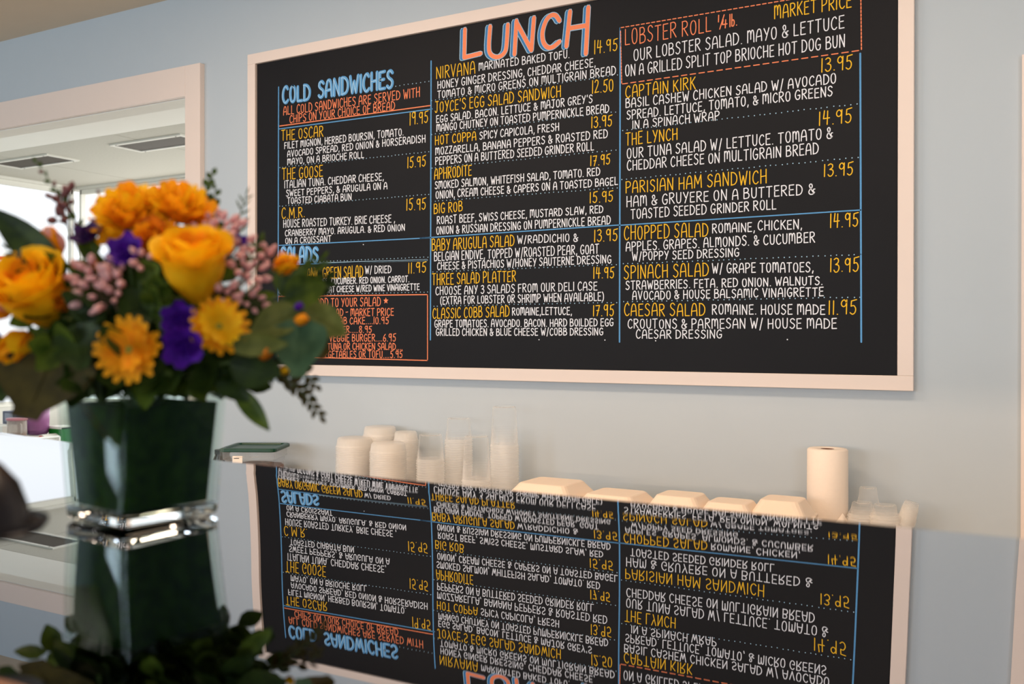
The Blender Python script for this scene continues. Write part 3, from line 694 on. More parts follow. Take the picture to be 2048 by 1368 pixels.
for i in range(1, nw): x = cart_x0+(cart_x1-cart_x0)*i/nw; MB().tube([ca(x, yy0, sz+.003), ca(x, yy1, sz+.003)], .0022, 6).build('cross_wire', wire_m, cart)
for x in (cart_x0, cart_x1):
    for y in (yy0, yy1): MB().tube([ca(x, y, 0), ca(x, y, sz)], .009, 8).build('post', wire_m, cart, smooth=True)
MB().box(ca(cart_x0, yy0, .45), ca(cart_x1, yy1, .462)).build('lower_shelf', wire_m, cart)
S0 = sz+.007
def onshelf(px0, px1, py): c = at_z((px0+px1)/2, py, S0); Z = (c-CAM).dot(FW); return c, (px1-px0)/2/F_PX*Z
c_, r = onshelf(55, 98, 869)
cup = empty('purple_cup', (c_.x, c_.y, S0), 'large mauve plastic cup on the white wire shelf', 'cup')
h = r*3.1
MB().lathe([(0, .001), (r*.72, .001), (r*.86, .012), (r*.90, .03), (r*.93, .032), (r*1.0, h), (r*.95, h), (r*.88, .035), (0, .03)], 32).build('body', M('mauve_plastic', lin(150, 92, 140), .35), cup, smooth=True)
MB().lathe([(r*.725, .001), (r*.87, .012), (r*.91, .029), (r*.88, .03)], 32).build('base_band', M('dark_mauve_plastic', lin(110, 60, 105), .4), cup, smooth=True)
c_, r = onshelf(15, 53, 876)
jar = empty('glass_jar', (c_.x, c_.y, S0), 'clear glass jar of brown liquid with a pink lid', 'jar')
h = r*2*.97
MB().lathe([(0, .002), (r*.9, .002), (r*.95, .01), (r*.95, h), (r*.90, h), (r*.90, .01), (0, .006)], 32).build('glass_body', plastic_clear('jar_glass', (.75, .68, .6), .3), jar, smooth=True)
MB().lathe([(0, .007), (r*.89, .007), (r*.89, .030), (0, .030)], 32).build('brown_liquid', M('coffee_liquid', lin(120, 66, 25), .2), jar, smooth=True)
MB().lathe([(r*.95, h-.004), (r*1.04, h), (r*1.04, h+.010), (0, h+.011)], 32).build('pink_lid', M('pink_plastic', lin(200, 130, 140), .4), jar, smooth=True)
MB().tube([(r*.9, -.01, h*.8), (r*1.25, -.02, h*.75), (r*1.3, -.02, h*.35), (r*.9, -.01, h*.25)], .005).build('handle', plastic_clear('jar_handle', (.8, .75, .7), .4), jar, smooth=True)
def carton(px0, px1, py0, py1, y, name, label, cat, mat, dep=.10):
    a = at_y(px0, py0, y); b = at_y(px1, py1, y)
    e = empty(name, ((a.x+b.x)/2, y, b.z), label, cat); w_ = (b.x-a.x)/2
    MB().box((-w_, 0, 0), (w_, dep, a.z-b.z)).build('body', mat, e, bevel=.003); return e, w_, a.z-b.z
grey_m = M('slate_grey_plastic', lin(95, 100, 118), .5)
e, w_, h = carton(5, 32, 822, 878, c_.y+.10, 'grey_dispenser', 'tall slate grey dispenser behind the glass jar', 'dispenser', grey_m)
MB().box((-w_*.6, -.004, h*.62), (w_*.6, 0, h*.93)).build('front_panel', M('pale_grey_panel', lin(150, 155, 170), .5), e)
e, w_, h = carton(-24, 5, 850, 884, c_.y-.02, 'white_box', 'small white box at the left end of the wire shelf', 'box', white_m)
MB().box((-w_*.3, -.003, h*.1), (w_*.8, 0, h*.6)).build('printed_panel', M('grey_print', lin(150, 150, 155), .6), e)
# lower things on a stand further back
st = at_y(60, 925, YK+.30).z
tab = empty('side_table', (kp(60, 900, YK+.35).x, YK+.35, 0), 'low dark side table under the wire shelf', 'table')
MB().box((-.30, -.12, st-.03), (.30, .12, st)).build('table_top', M('dark_wood', lin(60, 44, 36), .5), tab)
for sx in (-.27, .24):
    for sy in (-.11, .08): MB().box((sx, sy, 0), (sx+.03, sy+.03, st-.03)).build('leg', M('dark_wood', lin(60, 44, 36), .5), tab)
e, w_, h = carton(97, 122, 853, 925, YK+.36, 'green_carton', 'bright green carton at the right end of the wire shelf', 'box', M('green_card', lin(8, 120, 30), .5))
MB().box((-w_, -.001, h-.012), (w_, .10, h+.003)).build('white_flap', white_m, e)
MB().box((-w_*.9, -.003, h*.1), (-w_*.5, 0, h*.45)).build('barcode_panel', M('dark_navy_print', lin(20, 25, 50), .6), e)
a = at_y(82, 886, YK+.26); r = (at_y(92, 886, YK+.26)-a).length*1.05
tin = empty('round_tin', (a.x, YK+.26, a.z-r), 'red and white round tin lying on its side beneath the shelf', 'tin')
def disc(r0, y0, y1, mat, nm):
    v = [(r0*math.cos(t*math.pi/14), yy, r+r0*math.sin(t*math.pi/14)) for yy in (y0, y1) for t in range(28)]
    MB().add(v, [(k, (k+1) % 28, 28+(k+1) % 28, 28+k) for k in range(28)]+[tuple(range(27, -1, -1)), tuple(range(28, 56))]).build(nm, mat, tin)
disc(r, 0, .10, white_m, 'body'); disc(r*.86, -.004, 0, M('red_enamel', lin(225, 25, 25), .4), 'red_face')

e, w_, h = carton(28, 74, 881, 925, YK+.30, 'dark_basket', 'dark brown basket on the side table beneath the wire shelf', 'basket', M('dark_brown_weave', lin(50, 32, 26), .8, var=.3, scale=60))
MB().box((-w_-.004, -.004, h-.012), (w_+.004, .104, h+.002)).build('basket_rim', M('dark_brown_weave_rim', lin(66, 44, 34), .8), e)
# striped canopy outdoors
cp = at_y(-10, 500, 7.5)
can = empty('street_canopy', (cp.x, 7.5, 0), 'white outdoor canopy with red stripe beyond the kitchen windows', 'canopy')
zt = cp.z; zr = at_y(0, 518, 7.5).z; zb = at_y(0, 530, 7.5).z; hw = at_y(34, 520, 7.5).x-cp.x
def pyr(z0, z1, a0, a1, nm, mat): MB().add([(-a0, -a0, z0), (a0, -a0, z0), (a0, a0, z0), (-a0, a0, z0), (-a1, -a1, z1), (a1, -a1, z1), (a1, a1, z1), (-a1, a1, z1)], [(0, 1, 5, 4), (1, 2, 6, 5), (2, 3, 7, 6), (3, 0, 4, 7), (4, 5, 6, 7), (3, 2, 1, 0)]).build(nm, mat, can)
pyr(zr, zt+.05, hw, .02, 'canopy_top', white_m); pyr(zr-(zr-zb)*.6, zr, hw, hw, 'red_stripe', M('red_canvas', lin(215, 30, 35), .6)); pyr(zb-.02, zr-(zr-zb)*.6, hw, hw, 'white_valance', white_m)
for sx in (-1, 1): MB().tube([(sx*hw*.9, -hw*.9, 0), (sx*hw*.9, -hw*.9, zb)], .03).build('post', white_m, can)
tag(MB().box((-14, 4.0, -.14), (8, 16, -.12)).build('pavement', M('pale_concrete', lin(225, 222, 215), .8)), kind='structure')

# ------------------------------------------------------------------ vase
Zc = None
def on_case(px, py):
    z = FLOOR_TO_BOARD-.04
    for _ in range(6): p = at_z(px, py, z); z = case_z(p.x, p.y)
    return Vector((p.x, p.y, z))
corner = on_case(245, 1068)
th = math.radians(52.7)
e1 = (Vector((RT.x, RT.y, 0)).normalized()*math.cos(th)+Vector((FW.x, FW.y, 0)).normalized()*math.sin(th))
e2 = (-Vector((RT.x, RT.y, 0)).normalized()*math.sin(th)+Vector((FW.x, FW.y, 0)).normalized()*math.cos(th))
sB, sT, VH = .1100, .1230, .1270
ctr = corner+e1*(sB/2)+e2*(sB/2); ctr.z = max(case_z(ctr.x+dx, ctr.y+dy) for dx in (-.06, 0, .06) for dy in (-.06, 0, .06))+.0003
vase = empty('flower_vase', ctr, 'square clear glass vase lined with dark green leaves, standing on the case', 'vase')
vase.rotation_euler = (0, 0, math.atan2(e1.y, e1.x))
def loft(rings, ca_=True, cb=True):
    v = []; f = []
    for r in rings: v += sqr(*r)
    for i in range(len(rings)-1):
        for k in range(16): k2 = (k+1) % 16; f.append((i*16+k, i*16+k2, (i+1)*16+k2, (i+1)*16+k))
    if ca_: f.append(tuple(range(15, -1, -1)))
    if cb: f.append(tuple((len(rings)-1)*16+k for k in range(16)))
    return MB().add(v, f)
w_ = .0045
loft([(sB/2-.004, 0, .007), (sB/2, .003, .009), (sB/2+.0004, .0125, .009), (sB/2-w_, .0135, .006)]).build('glass_base', glass_m, vase, smooth=False)
pane_m = bpy.data.materials.new('thin_glass_wall'); pane_m.use_nodes = True; nt = pane_m.node_tree
gs = nt.nodes.new('ShaderNodeBsdfGlossy'); gs.inputs['Roughness'].default_value = .02; gs.inputs[0].default_value = (.9, 1, 1, 1)
tr = nt.nodes.new('ShaderNodeBsdfTransparent'); tr.inputs[0].default_value = (.93, .97, .95, 1)
lw = nt.nodes.new('ShaderNodeLayerWeight'); lw.inputs[0].default_value = .5; pw = nt.nodes.new('ShaderNodeMath'); pw.operation = 'POWER'; pw.inputs[1].default_value = 5; nt.links.new(lw.outputs['Facing'], pw.inputs[0]); fr = nt.nodes.new('ShaderNodeMath'); fr.operation = 'MULTIPLY_ADD'; fr.inputs[1].default_value = 1.0; fr.inputs[2].default_value = .014; nt.links.new(pw.outputs[0], fr.inputs[0]); ms = nt.nodes.new('ShaderNodeMixShader')
no = nt.nodes.new('ShaderNodeTexNoise'); no.inputs['Scale'].default_value = 15; bpn = nt.nodes.new('ShaderNodeBump'); bpn.inputs['Strength'].default_value = .02
nt.links.new(no.outputs['Fac'], bpn.inputs['Height']); nt.links.new(bpn.outputs[0], gs.inputs['Normal'])
nt.links.new(fr.outputs[0], ms.inputs[0]); nt.links.new(tr.outputs[0], ms.inputs[1]); nt.links.new(gs.outputs[0], ms.inputs[2]); nt.links.new(ms.outputs[0], nt.nodes['Material Output'].inputs[0])
o = loft([(sB/2+.0004, .0127, .009), (sT/2, VH-.001, .008), (sT/2-.0015, VH, .007), (sT/2-w_, VH-.001, .005), (sB/2-w_, .0137, .006)], False, False).build('glass_wall', pane_m, vase, smooth=True)
em = o.modifiers.new('e', 'EDGE_SPLIT'); em.split_angle = math.radians(50)
leaf_wrap_m = petal_mat('dark_green_leaf_lining', lin(10, 34, 2), lin(34, 60, 4), .75, .3); leaf_wrap_m.node_tree.nodes['Principled BSDF'].inputs['Specular IOR Level'].default_value = .03
liner = loft([(sB/2-.0070, .0150, .010), (sB/2-.0060, .03, .010), (sT/2-.0062, VH-.010, .010)], True, False).build('leaf_lining', leaf_wrap_m, vase)
top_v = ctr+Vector((0, 0, VH))
# dark dome on a slim foot at the left
ZD = .65; rim_c = at_d(-60, 1056, ZD); zr_ = CAM.z-.130; rD = .0487
foot_z = case_z(rim_c.x, rim_c.y)+.0005
dome = empty('dark_dome_cover', (rim_c.x, rim_c.y, foot_z), 'dark domed cover with flared rim on a slim foot, cut by the left edge', 'dome cover')
dm = M('dark_bronze_metal', lin(34, 28, 30), .35, .2, var=.1); k0 = zr_-foot_z
MB().lathe([(rD*.99, k0+.005), (rD, k0+.003), (rD*.93, k0-.001), (rD*.80, k0), (rD*.76, k0+.004), (rD*.74, k0+.013), (rD*.62, k0+.030), (rD*.40, k0+.043), (rD*.18, k0+.049), (0, k0+.050)], 48).build('dome', dm, dome, smooth=True)
MB().lathe([(0, k0-.002), (rD*.80, k0-.002), (rD*.93, k0-.003), (rD*1.005, k0+.002), (rD, k0+.004)], 48).build('rim', dm, dome, smooth=True)
MB().lathe([(0, 0), (.016, 0), (.016, .003), (.005, .006), (.0045, k0-.004), (.012, k0-.002), (0, k0-.001)], 24).build('foot', dm, dome, smooth=True)
#PART3
# ------------------------------------------------------------------ bouquet
green_d = petal_mat('dark_green_leaf', lin(22, 38, 14), lin(48, 66, 20), .5, .25)
green_m = petal_mat('mid_green_leaf', lin(40, 62, 18), lin(86, 104, 32), .5, .3)
green_b = petal_mat('blue_green_eucalyptus_leaf', lin(48, 76, 50), lin(72, 98, 66), .6, .2)
green_o = petal_mat('olive_eucalyptus_leaf', lin(84, 92, 36), lin(112, 116, 58), .6, .3)
green_br = petal_mat('bronze_green_leaf', lin(56, 50, 22), lin(80, 70, 30), .6, .2)
yel = petal_mat('golden_yellow_petal', lin(252, 188, 10), lin(255, 204, 30), .6, .35)
yel_o = petal_mat('orange_yellow_petal', lin(244, 146, 16), lin(250, 172, 24), .6, .35)
org = petal_mat('deep_orange_petal', lin(205, 100, 15), lin(235, 140, 25), .6, .3)
pur = petal_mat('violet_petal', lin(60, 14, 120), lin(92, 28, 160), .6, .25)
pur_d = petal_mat('dark_violet_petal', lin(40, 16, 60), lin(66, 26, 90), .6, .2)  # darker violet, used for the upper left flower
pink = petal_mat('dusty_pink_petal', lin(222, 160, 162), lin(246, 206, 198), .6, .35)
mauve = petal_mat('brown_pink_petal', lin(110, 66, 66), lin(150, 100, 98), .6, .3)
eye_m = M('green_yellow_flower_eye', lin(150, 140, 40), .8, var=.2, scale=200, bump=1)
stem_m = M('green_stem', lin(58, 78, 28), .6, var=.1)
stem_b = M('brown_stem', lin(92, 72, 50), .7, var=.1)

def petal_mesh(name, mat, L, W, cup=.3, curl=.0, tip=.5, base=.25, nu=5, nv=4, wave=0):
    """blade along +X from the origin, cupped across Y, curling towards +Z"""
    v = []; f = []
    for i in range(nu+1):
        t = i/nu; wid = W*.5*(base*(1-t)+math.sin(math.pi*min(1, (t*.9+.06))**(1/(.5+tip)))) if i else W*.5*base
        if i == nu: wid = W*.5*(.10+.55*max(0, tip-.5))
        a = curl*t; x = L*(math.sin(a)/curl if curl else t); z = L*((1-math.cos(a))/curl if curl else 0)
        for j in range(nv+1):
            s = 2*j/nv-1; v.append((x, wid*s, z+cup*abs(s)**1.6*wid+(wave*W*math.sin(s*6+t*5)*t if wave else 0)))
    for i in range(nu):
        for j in range(nv): a = i*(nv+1)+j; f.append((a, a+nv+1, a+nv+2, a+1))
    return MB().add(v, f).mesh(name, mat, True)
MESH = {}
def pm(key, *a, **k):
    if key not in MESH: MESH[key] = petal_mesh('petal' if 'leaf' not in key else 'leaf', *a, **k)
    return MESH[key]
def frame(P, D, roll=0):
    return Matrix.Translation(P) @ (Vector(D).to_track_quat('Z', 'X').to_matrix() @ Matrix.Rotation(roll, 3, 'Z')).to_4x4()
U3 = Vector((0, 0, 1))
def facing(a, b, c): return (RT*a+U3*b-FW*c).normalized()
GD = (ctr-CAM).dot(FW)
def bp(px, py, d): return at_d(px, py, GD-d)
HUB = top_v+Vector((0, 0, .0))
def part(o, me, name, lm):
    p = link(name, me, o); p.matrix_local = lm; return p
def add_stem(e, P, r=.0016, mat=None, end=None, bend=.3):
    inv = e.matrix_world.inverted(); end = end or (ctr+Vector((rnd.uniform(-.025, .025), rnd.uniform(-.025, .025), .04)))
    mid = HUB+(P-HUB)*.35+Vector((0, 0, .004)); a = P; pts = [a, a.lerp(mid, .5)+Vector((0, 0, bend*.01)), mid, Vector((HUB.x*.6+end.x*.4, HUB.y*.6+end.y*.4, HUB.z-.02)), end]
    MB().tube([inv @ q for q in pts], r, 6).build('stem', mat or stem_m, e, smooth=True)
def flower(name, P, D, label, cat, group, roll=0):
    e = empty(name, P, label, cat, group, mat=frame(P, D, roll)); bpy.context.view_layer.update(); return e
Rz = lambda a: Matrix.Rotation(a, 4, 'Z'); Ry = lambda a: Matrix.Rotation(a, 4, 'Y'); Tx = Matrix.Translation

def daisy(P, D, r, label, c1, c2, n=18, dbl=2):
    e = flower('yellow_daisy', P, D, label, 'flower', 'yellow daisies in the bouquet')
    for ring in range(dbl):
        key = ('d', round(r, 4), ring, c1.name); me = pm(key, c1 if ring == 0 else c2, r*(1-.18*ring), r*.44, cup=.15, curl=.25, tip=.85, base=.35, nu=4, nv=2)
        for k in range(n-3*ring):
            a = 2*math.pi*(k+.5*ring)/(n-3*ring)+rnd.uniform(-.06, .06)
            part(e, me, 'petal', Rz(a) @ Ry(-.16-.26*ring+rnd.uniform(-.14, .14)) @ Tx((r*.10, 0, .001+.002*ring)))
    MB().lathe([(0, .004+r*.10), (r*.10, .003+r*.10), (r*.2, r*.07), (r*.24, .001)], 16).build('flower_eye', eye_m, e, smooth=True)
    add_stem(e, P); return e
def rose(P, D, r, label, c1=yel, c2=yel_o):
    e = flower('yellow_rose', P, D, label, 'flower', 'yellow roses in the bouquet')
    H = r*2.5
    def rp(key, mat, W, h, lean, flare, rad):
        if key in MESH: return MESH[key]
        v = []; f = []; nu, nv = 7, 6
        for i in range(nu+1):
            t = i/nu; rr_ = rad*(.30+.85*math.sin(min(t*1.5, 1)*math.pi/2))*(1+lean*t)+flare*max(0, t-.72)**1.5*r*6
            half = W*.5*(.55+.75*math.sin(math.pi*min(1, t*.62+.12))) * (1 if t < .85 else 1-.9*(t-.85))
            for j in range(nv+1):
                s = 2*j/nv-1; a = s*half; top = h*(t-.10*t*abs(s)**2)
                drop = flare*max(0, t-.80)*h*.9
                v.append((rr_*math.cos(a), rr_*math.sin(a), top-drop))
        for i in range(nu):
            for j in range(nv): a = i*(nv+1)+j; f.append((a, a+nv+1, a+nv+2, a+1))
        MESH[key] = MB().add(v, f).mesh('petal', mat, True); return MESH[key]
    layers = [(3, .20, .93, 0, 0), (4, .36, .97, 0, .02), (5, .52, 1.0, .0, .06), (5, .68, 1.0, .0, .16), (5, .82, .95, .03, .38)]
    for li, (n, rad, hh, lean, fl) in enumerate(layers):
        for k in range(n):
            me = rp(('r', round(r, 4), li, c1.name), c1 if li > 1 else c2, 2*math.pi/n*1.25, H*hh, lean, fl, r*rad)
            part(e, me, 'petal', Rz(2*math.pi*k/n+li*.7+rnd.uniform(-.1, .1)) @ Tx((0, 0, -H*.62)) @ Ry(rnd.uniform(-.03, .05)))
    sp_ = pm(('sepal_leaf', round(r, 4)), green_m, r*.9, r*.3, cup=.2, curl=.4, nu=3, nv=2)
    for k in range(5): part(e, sp_, 'sepal', Rz(k*1.257) @ Tx((r*.2, 0, -H*.60)) @ Ry(.2))
    add_stem(e, P-D*H*.6, .0022); return e
def mum(P, D, r, label, c1, c2, n=84):
    e = flower('yellow_chrysanthemum', P, D, label, 'flower', 'yellow chrysanthemums in the bouquet')
    mes = [pm(('m', round(r, 4), c.name, q), c, r*(.66+.2*q), r*.52, cup=.3, curl=.5, tip=.9, base=.4, nu=4, nv=3, wave=.09) for c in (c1, c2) for q in (0, 1)]
    for k in range(n):
        z = 1-k/n*1.05; a = k*2.39996; el = math.asin(max(-1, min(1, z)))
        part(e, mes[(k*7) % len(mes)], 'petal', Rz(a) @ Ry(-el) @ Tx((r*.30, 0, 0)) @ Matrix.Rotation(rnd.uniform(-.5, .5), 4, 'X'))
    add_stem(e, P); return e
def ruffle(name, P, D, r, label, mat, n=9, group='violet flowers in the bouquet'):
    e = flower(name, P, D, label, 'flower', group)
    for k in range(n):
        ring = 0 if k < n*.6 else 1; nn = math.ceil(n*.6) if ring == 0 else n-math.ceil(n*.6)
        me = pm(('u', round(r, 4), mat.name, ring), mat, r*(1.05-.35*ring), r*(.95-.2*ring), cup=.25, curl=.7, tip=.95, base=.3, nu=5, nv=5, wave=.07)
        part(e, me, 'petal', Rz(2*math.pi*k/nn+ring*.6+rnd.uniform(-.15, .15)) @ Ry(-.25-.6*ring) @ Tx((r*.05, 0, 0)))
    MB().lathe([(0, r*.2), (r*.1, r*.16), (r*.12, 0)], 10).build('flower_eye', mat, e, smooth=True)
    add_stem(e, P, .0014); return e
def alstro(P, D, r, label, c1, c2, n=6):
    e = flower('yellow_alstroemeria', P, D, label, 'flower', 'yellow lily-like blooms in the bouquet')
    for k in range(n):
        me = pm(('a', round(r, 4), k % 2, c1.name), c1 if k % 2 else c2, r*1.25, r*.72, cup=.35, curl=.9, tip=.6, base=.2, nu=6, nv=4)
        part(e, me, 'petal', Rz(2*math.pi*k/n+rnd.uniform(-.1, .1)) @ Ry(-.95+rnd.uniform(-.12, .12)))
    for k in range(5):
        a = k*1.25; MB().tube([(0, 0, 0), (r*.15*math.cos(a), r*.15*math.sin(a), r*.5), (r*.3*math.cos(a), r*.3*math.sin(a), r*.85)], .0006, 5).build('stamen', green_m, e)
    add_stem(e, P, .0016); return e
def bud_mesh(r, mat):
    key = ('bud', round(r, 5), mat.name)
    if key not in MESH: MESH[key] = MB().lathe([(0, 0), (r*.55, r*.25), (r*.75, r*.9), (r*.6, r*1.6), (r*.2, r*2.1), (0, r*2.2)], 8).mesh('bud', mat, True)
    return MESH[key]
def waxy(P, D, spread, label, n=14, mat=pink, r=.0044):
    e = flower('pink_filler_flower', P, D, label, 'flower', 'pink filler flowers in the bouquet')
    for k in range(n):
        a = k*2.4; rr_ = spread*math.sqrt((k+.5)/n); q = Vector((rr_*math.cos(a), rr_*math.sin(a), rnd.uniform(-.3, .5)*spread))
        MB().tube([(0, 0, -spread), q*.5+Vector((0, 0, -spread*.4)), q], .0005, 4).build('twig', stem_b, e)
        d = Vector((q.x, q.y, spread*.8)).normalized()
        part(e, bud_mesh(r*rnd.choice((.9, 1.2)), mat), 'bud', Tx(q) @ d.to_track_quat('Z', 'X').to_matrix().to_4x4())
    add_stem(e, P-D*spread*.6, .0010, stem_b); return e
def blade(name, base, tip, W, mat, label, cat='leaf', group=None, up=None, tipf=.5, curl=.3, cup=.25, stem=True, basew=.2):
    """one big leaf, a thing: from base towards tip"""
    X = (tip-base); L = X.length; X.normalize(); up = (up or -FW); Z = (up-X*up.dot(X)).normalized(); Y = Z.cross(X)
    mt = Matrix((X, Y, Z)).transposed().to_4x4(); mt.translation = base
    e = empty(name, base, label, cat, group, mat=mt); bpy.context.view_layer.update()
    petal = petal_mesh('leaf_blade', mat, L*1.03, W, cup=cup, curl=curl, tip=tipf, base=basew, nu=8, nv=6)
    o = link('leaf_blade', petal, e)
    MB().tube([(L*t, 0, L*((1-math.cos(curl*t))/curl if curl else 0)+.0004) for t in (0, .2, .4, .6, .8)], .0009, 5, .0003).build('midrib', mat, o)
    if stem: add_stem(e, base, .0014)
    return e
def sprig(name, pts, n, LL, LW, mat, label, group, cat='greenery', tipf=.5, ang=.9, smat=None, buds=None, both=True, scale_tip=.6, r=.0009, to_hub=True):
    P = [Vector(p) for p in pts]; base = P[0]
    e = empty(name, base, label, cat, group); bpy.context.view_layer.update()
    c = [p-base for p in P]; dense = []
    for i in range(len(c)-1):
        for k in range(6): dense.append(c[i].lerp(c[i+1], k/6))
    dense.append(c[-1])
    MB().tube(dense, r, 5, r*.5).build('stem', smat or stem_m, e, smooth=True)
    me = pm(('leaf', name, mat.name, round(LL, 4)), mat, LL, LW, cup=.25, curl=.35, tip=tipf, base=.2, nu=4, nv=2 if LL < .02 else 4)
    for k in range(n):
        t = .12+.88*k/(n-1) if n > 1 else 1; q = t*(len(dense)-1); i = min(int(q), len(dense)-2); pos = dense[i].lerp(dense[i+1], q-i)
        T_ = (dense[i+1]-dense[i]).normalized(); side = T_.cross(FW).normalized()*(1 if k % 2 else -1)
        az = rnd.uniform(-.9, .9); side = (Matrix.Rotation(az, 3, T_) @ side)
        X = (T_*math.cos(ang)+side*math.sin(ang)).normalized() if k < n-1 else T_
        Z = (-FW-X*(-FW).dot(X)).normalized(); Z = Matrix.Rotation(rnd.uniform(-.6, .6), 3, X) @ Z; Y = Z.cross(X)
        mt = Matrix((X, Y, Z)).transposed().to_4x4() @ Matrix.Scale(1-(1-scale_tip)*t, 4); mt.translation = pos
        if buds and k % 3 == 1: part(e, bud_mesh(.004, buds), 'bud', mt @ Ry(math.pi/2))
        else: part(e, me, 'leaf', mt)
    if to_hub: add_stem(e, base, r, smat)
    return e

GR = 'leafy sprigs in the bouquet'
# inner mass of dark leaves
k = 0
for ring, (n, el, rad) in enumerate(((10, -5, .085), (11, 12, .100), (11, 30, .105), (9, 48, .100), (7, 65, .098), (3, 84, .095))):
    for i in range(n):
        a = 2*math.pi*(i+.5*(ring % 2))/n; er = math.radians(el); D = Vector((math.cos(a)*math.cos(er), math.sin(a)*math.cos(er), math.sin(er)))
        c0 = HUB+Vector((0, 0, .022)); tipp = c0+Vector((D.x*rad*1.2, D.y*rad*1.2, D.z*rad*1.28)); k += 1
        sprig('foliage_sprig', [c0+D*.022, c0+D*.05+Vector((0, 0, .006)), tipp], 11, .036, .023, green_d if (i+ring) % 3 else green_m,
              'small dark leafy sprig filling the inside of the bouquet', 'inner foliage of the bouquet', ang=1.0, tipf=.55, to_hub=False, scale_tip=.85)
# collar of broad leaves over the vase rim
for i, (px, py, tx, ty, d, W) in enumerate(((180, 770, 150, 835, .05, .028), (250, 770, 230, 800, .08, .036), (330, 770, 360, 800, .085, .036), (400, 768, 430, 800, .07, .032), (300, 760, 300, 790, .09, .034), (200, 745, 130, 770, .07, .03), (430, 740, 480, 775, .05, .03))):
    blade('collar_leaf', bp(px, py-40, d), bp(tx, ty-10, d+.02), W, green_d, 'broad dark leaf hanging over the vase rim, '+('left of the front corner', 'at the front corner', 'right of the front corner', 'near the right corner', 'highest at the front corner', 'at the far left', 'beyond the right corner')[i], group='collar leaves over the vase rim', curl=.5, stem=False)

rose(bp(388, 520, .100), facing(.06, .86, .50), .0285, 'large yellow rose at the centre right of the bouquet')
rose(bp(62, 575, .085), facing(-.1, .7, .7), .030, 'full yellow rose at the left of the bouquet')
mum(bp(268, 450, .035), facing(-.1, .7, .7), .038, 'golden chrysanthemum on top of the bouquet, the left one', yel, yel_o)
mum(bp(356, 446, .025), facing(.2, .7, .6), .038, 'golden chrysanthemum on top of the bouquet, the right one', yel, yel_o)
mum(bp(312, 486, .06), facing(0, .5, .8), .024, 'deep orange chrysanthemum below the two golden ones', yel_o, org, 50)
daisy(bp(262, 700, .105), facing(0, .05, 1), .0300, 'orange-yellow daisy facing forward low at the front', yel_o, yel_o)
daisy(bp(436, 655, .095), facing(.45, .2, .85), .0270, 'orange-yellow daisy turned right beside the violet flowers', yel_o, yel)
alstro(bp(122, 512, .035), facing(-.25, .8, .4), .026, 'yellow bloom with pink tips under the big dark leaf', yel_o, pink)
alstro(bp(548, 540, .02), facing(.75, .25, .5), .027, 'yellow bloom at the right edge before the board', yel, yel_o)
alstro(bp(60, 668, .075), facing(-.2, -.5, .8), .034, 'yellow bloom drooping under the left rose', yel, yel_o)
alstro(bp(25, 625, .07), facing(-.6, .1, .7), .026, 'yellow-orange bloom cut by the left picture edge', yel_o, org)
alstro(bp(128, 612, .08), facing(.2, .1, .9), .020, 'small orange-yellow bloom right of the left rose', yel_o, org)
ruffle('violet_flower', bp(257, 508, .085), facing(-.1, .4, .9), .020, 'violet flower left of the large rose', pur)
ruffle('violet_flower', bp(362, 640, .100), facing(.1, .1, 1), .019, 'upper of the two violet flowers under the large rose', pur)
ruffle('violet_flower', bp(370, 692, .110), facing(.1, -.1, 1), .022, 'lower of the two violet flowers under the large rose', pur)
ruffle('violet_flower', bp(182, 478, .05), facing(-.2, .6, .7), .019, 'dark violet flower at the upper left', pur_d)
ruffle('violet_flower', bp(476, 488, .03), facing(.4, .5, .6), .011, 'small violet flower behind the pink buds at the right', pur)
ruffle('violet_flower', bp(0, 680, .06), facing(-.4, 0, .8), .014, 'violet flower at the left picture edge', pur)
for px, py, d, sp_, lab, n in ((205, 585, .10, .022, 'pink bud cluster left of the large rose', 16), (222, 555, .10, .014, 'pink buds above the cluster left of the rose', 9), (168, 548, .085, .014, 'curved pink buds near the left rose', 8),
      (432, 458, .045, .020, 'pink bud cluster top right of the large rose', 16), (466, 500, .05, .018, 'pink buds sloping down right of the large rose', 14), (500, 545, .05, .016, 'pink buds in the middle of the right side', 12),
      (500, 600, .055, .012, 'lowest pink buds on the right side', 8), (540, 515, .02, .014, 'pink buds over the right yellow bloom', 9), (285, 520, .095, .009, 'small pink buds on the violet flower', 5), (452, 595, .08, .010, 'pale pink buds at the right of the large rose', 6)):
    waxy(bp(px, py, d), facing((px-300)/350, (640-py)/250, .7), sp_, lab, n)
# eucalyptus and named large leaves
EU = None
blade('variegated_leaf', bp(132, 556, .07), bp(2, 426, .05), .031, green_d, 'long dark pointed leaf rising at the upper left', curl=.3, tipf=.55)
blade('pointed_leaf', bp(110, 560, .02), bp(60, 545, .04), .022, green_d, 'short dark leaf under the long pointed leaf')
blade('eucalyptus_leaf', bp(598, 640, .07), bp(598, 752, .075), .042, green_b, 'round blue-green leaf lowest at the right', tipf=.9, curl=.15, cup=.1, basew=.5)
blade('eucalyptus_leaf', bp(612, 618, .06), bp(692, 668, .06), .030, green_o, 'olive leaf pointing right over the menu', tipf=.6, curl=.2, cup=.15)
blade('eucalyptus_leaf', bp(598, 620, .065), bp(505, 665, .075), .030, green_o, 'olive leaf pointing left beside the small yellow bud', tipf=.6, curl=.2)
blade('eucalyptus_leaf', bp(455, 690, .10), bp(572, 688, .09), .020, green_o, 'narrow olive leaf in front of the orange daisy', tipf=.6, curl=.15)
blade('eucalyptus_leaf', bp(570, 600, .035), bp(650, 570, .03), .034, green_m, 'green leaf over the salads line of the menu', tipf=.6)
blade('eucalyptus_leaf', bp(600, 655, .03), bp(655, 712, .03), .040, green_br, 'bronze leaf behind the round blue-green leaf', tipf=.8)
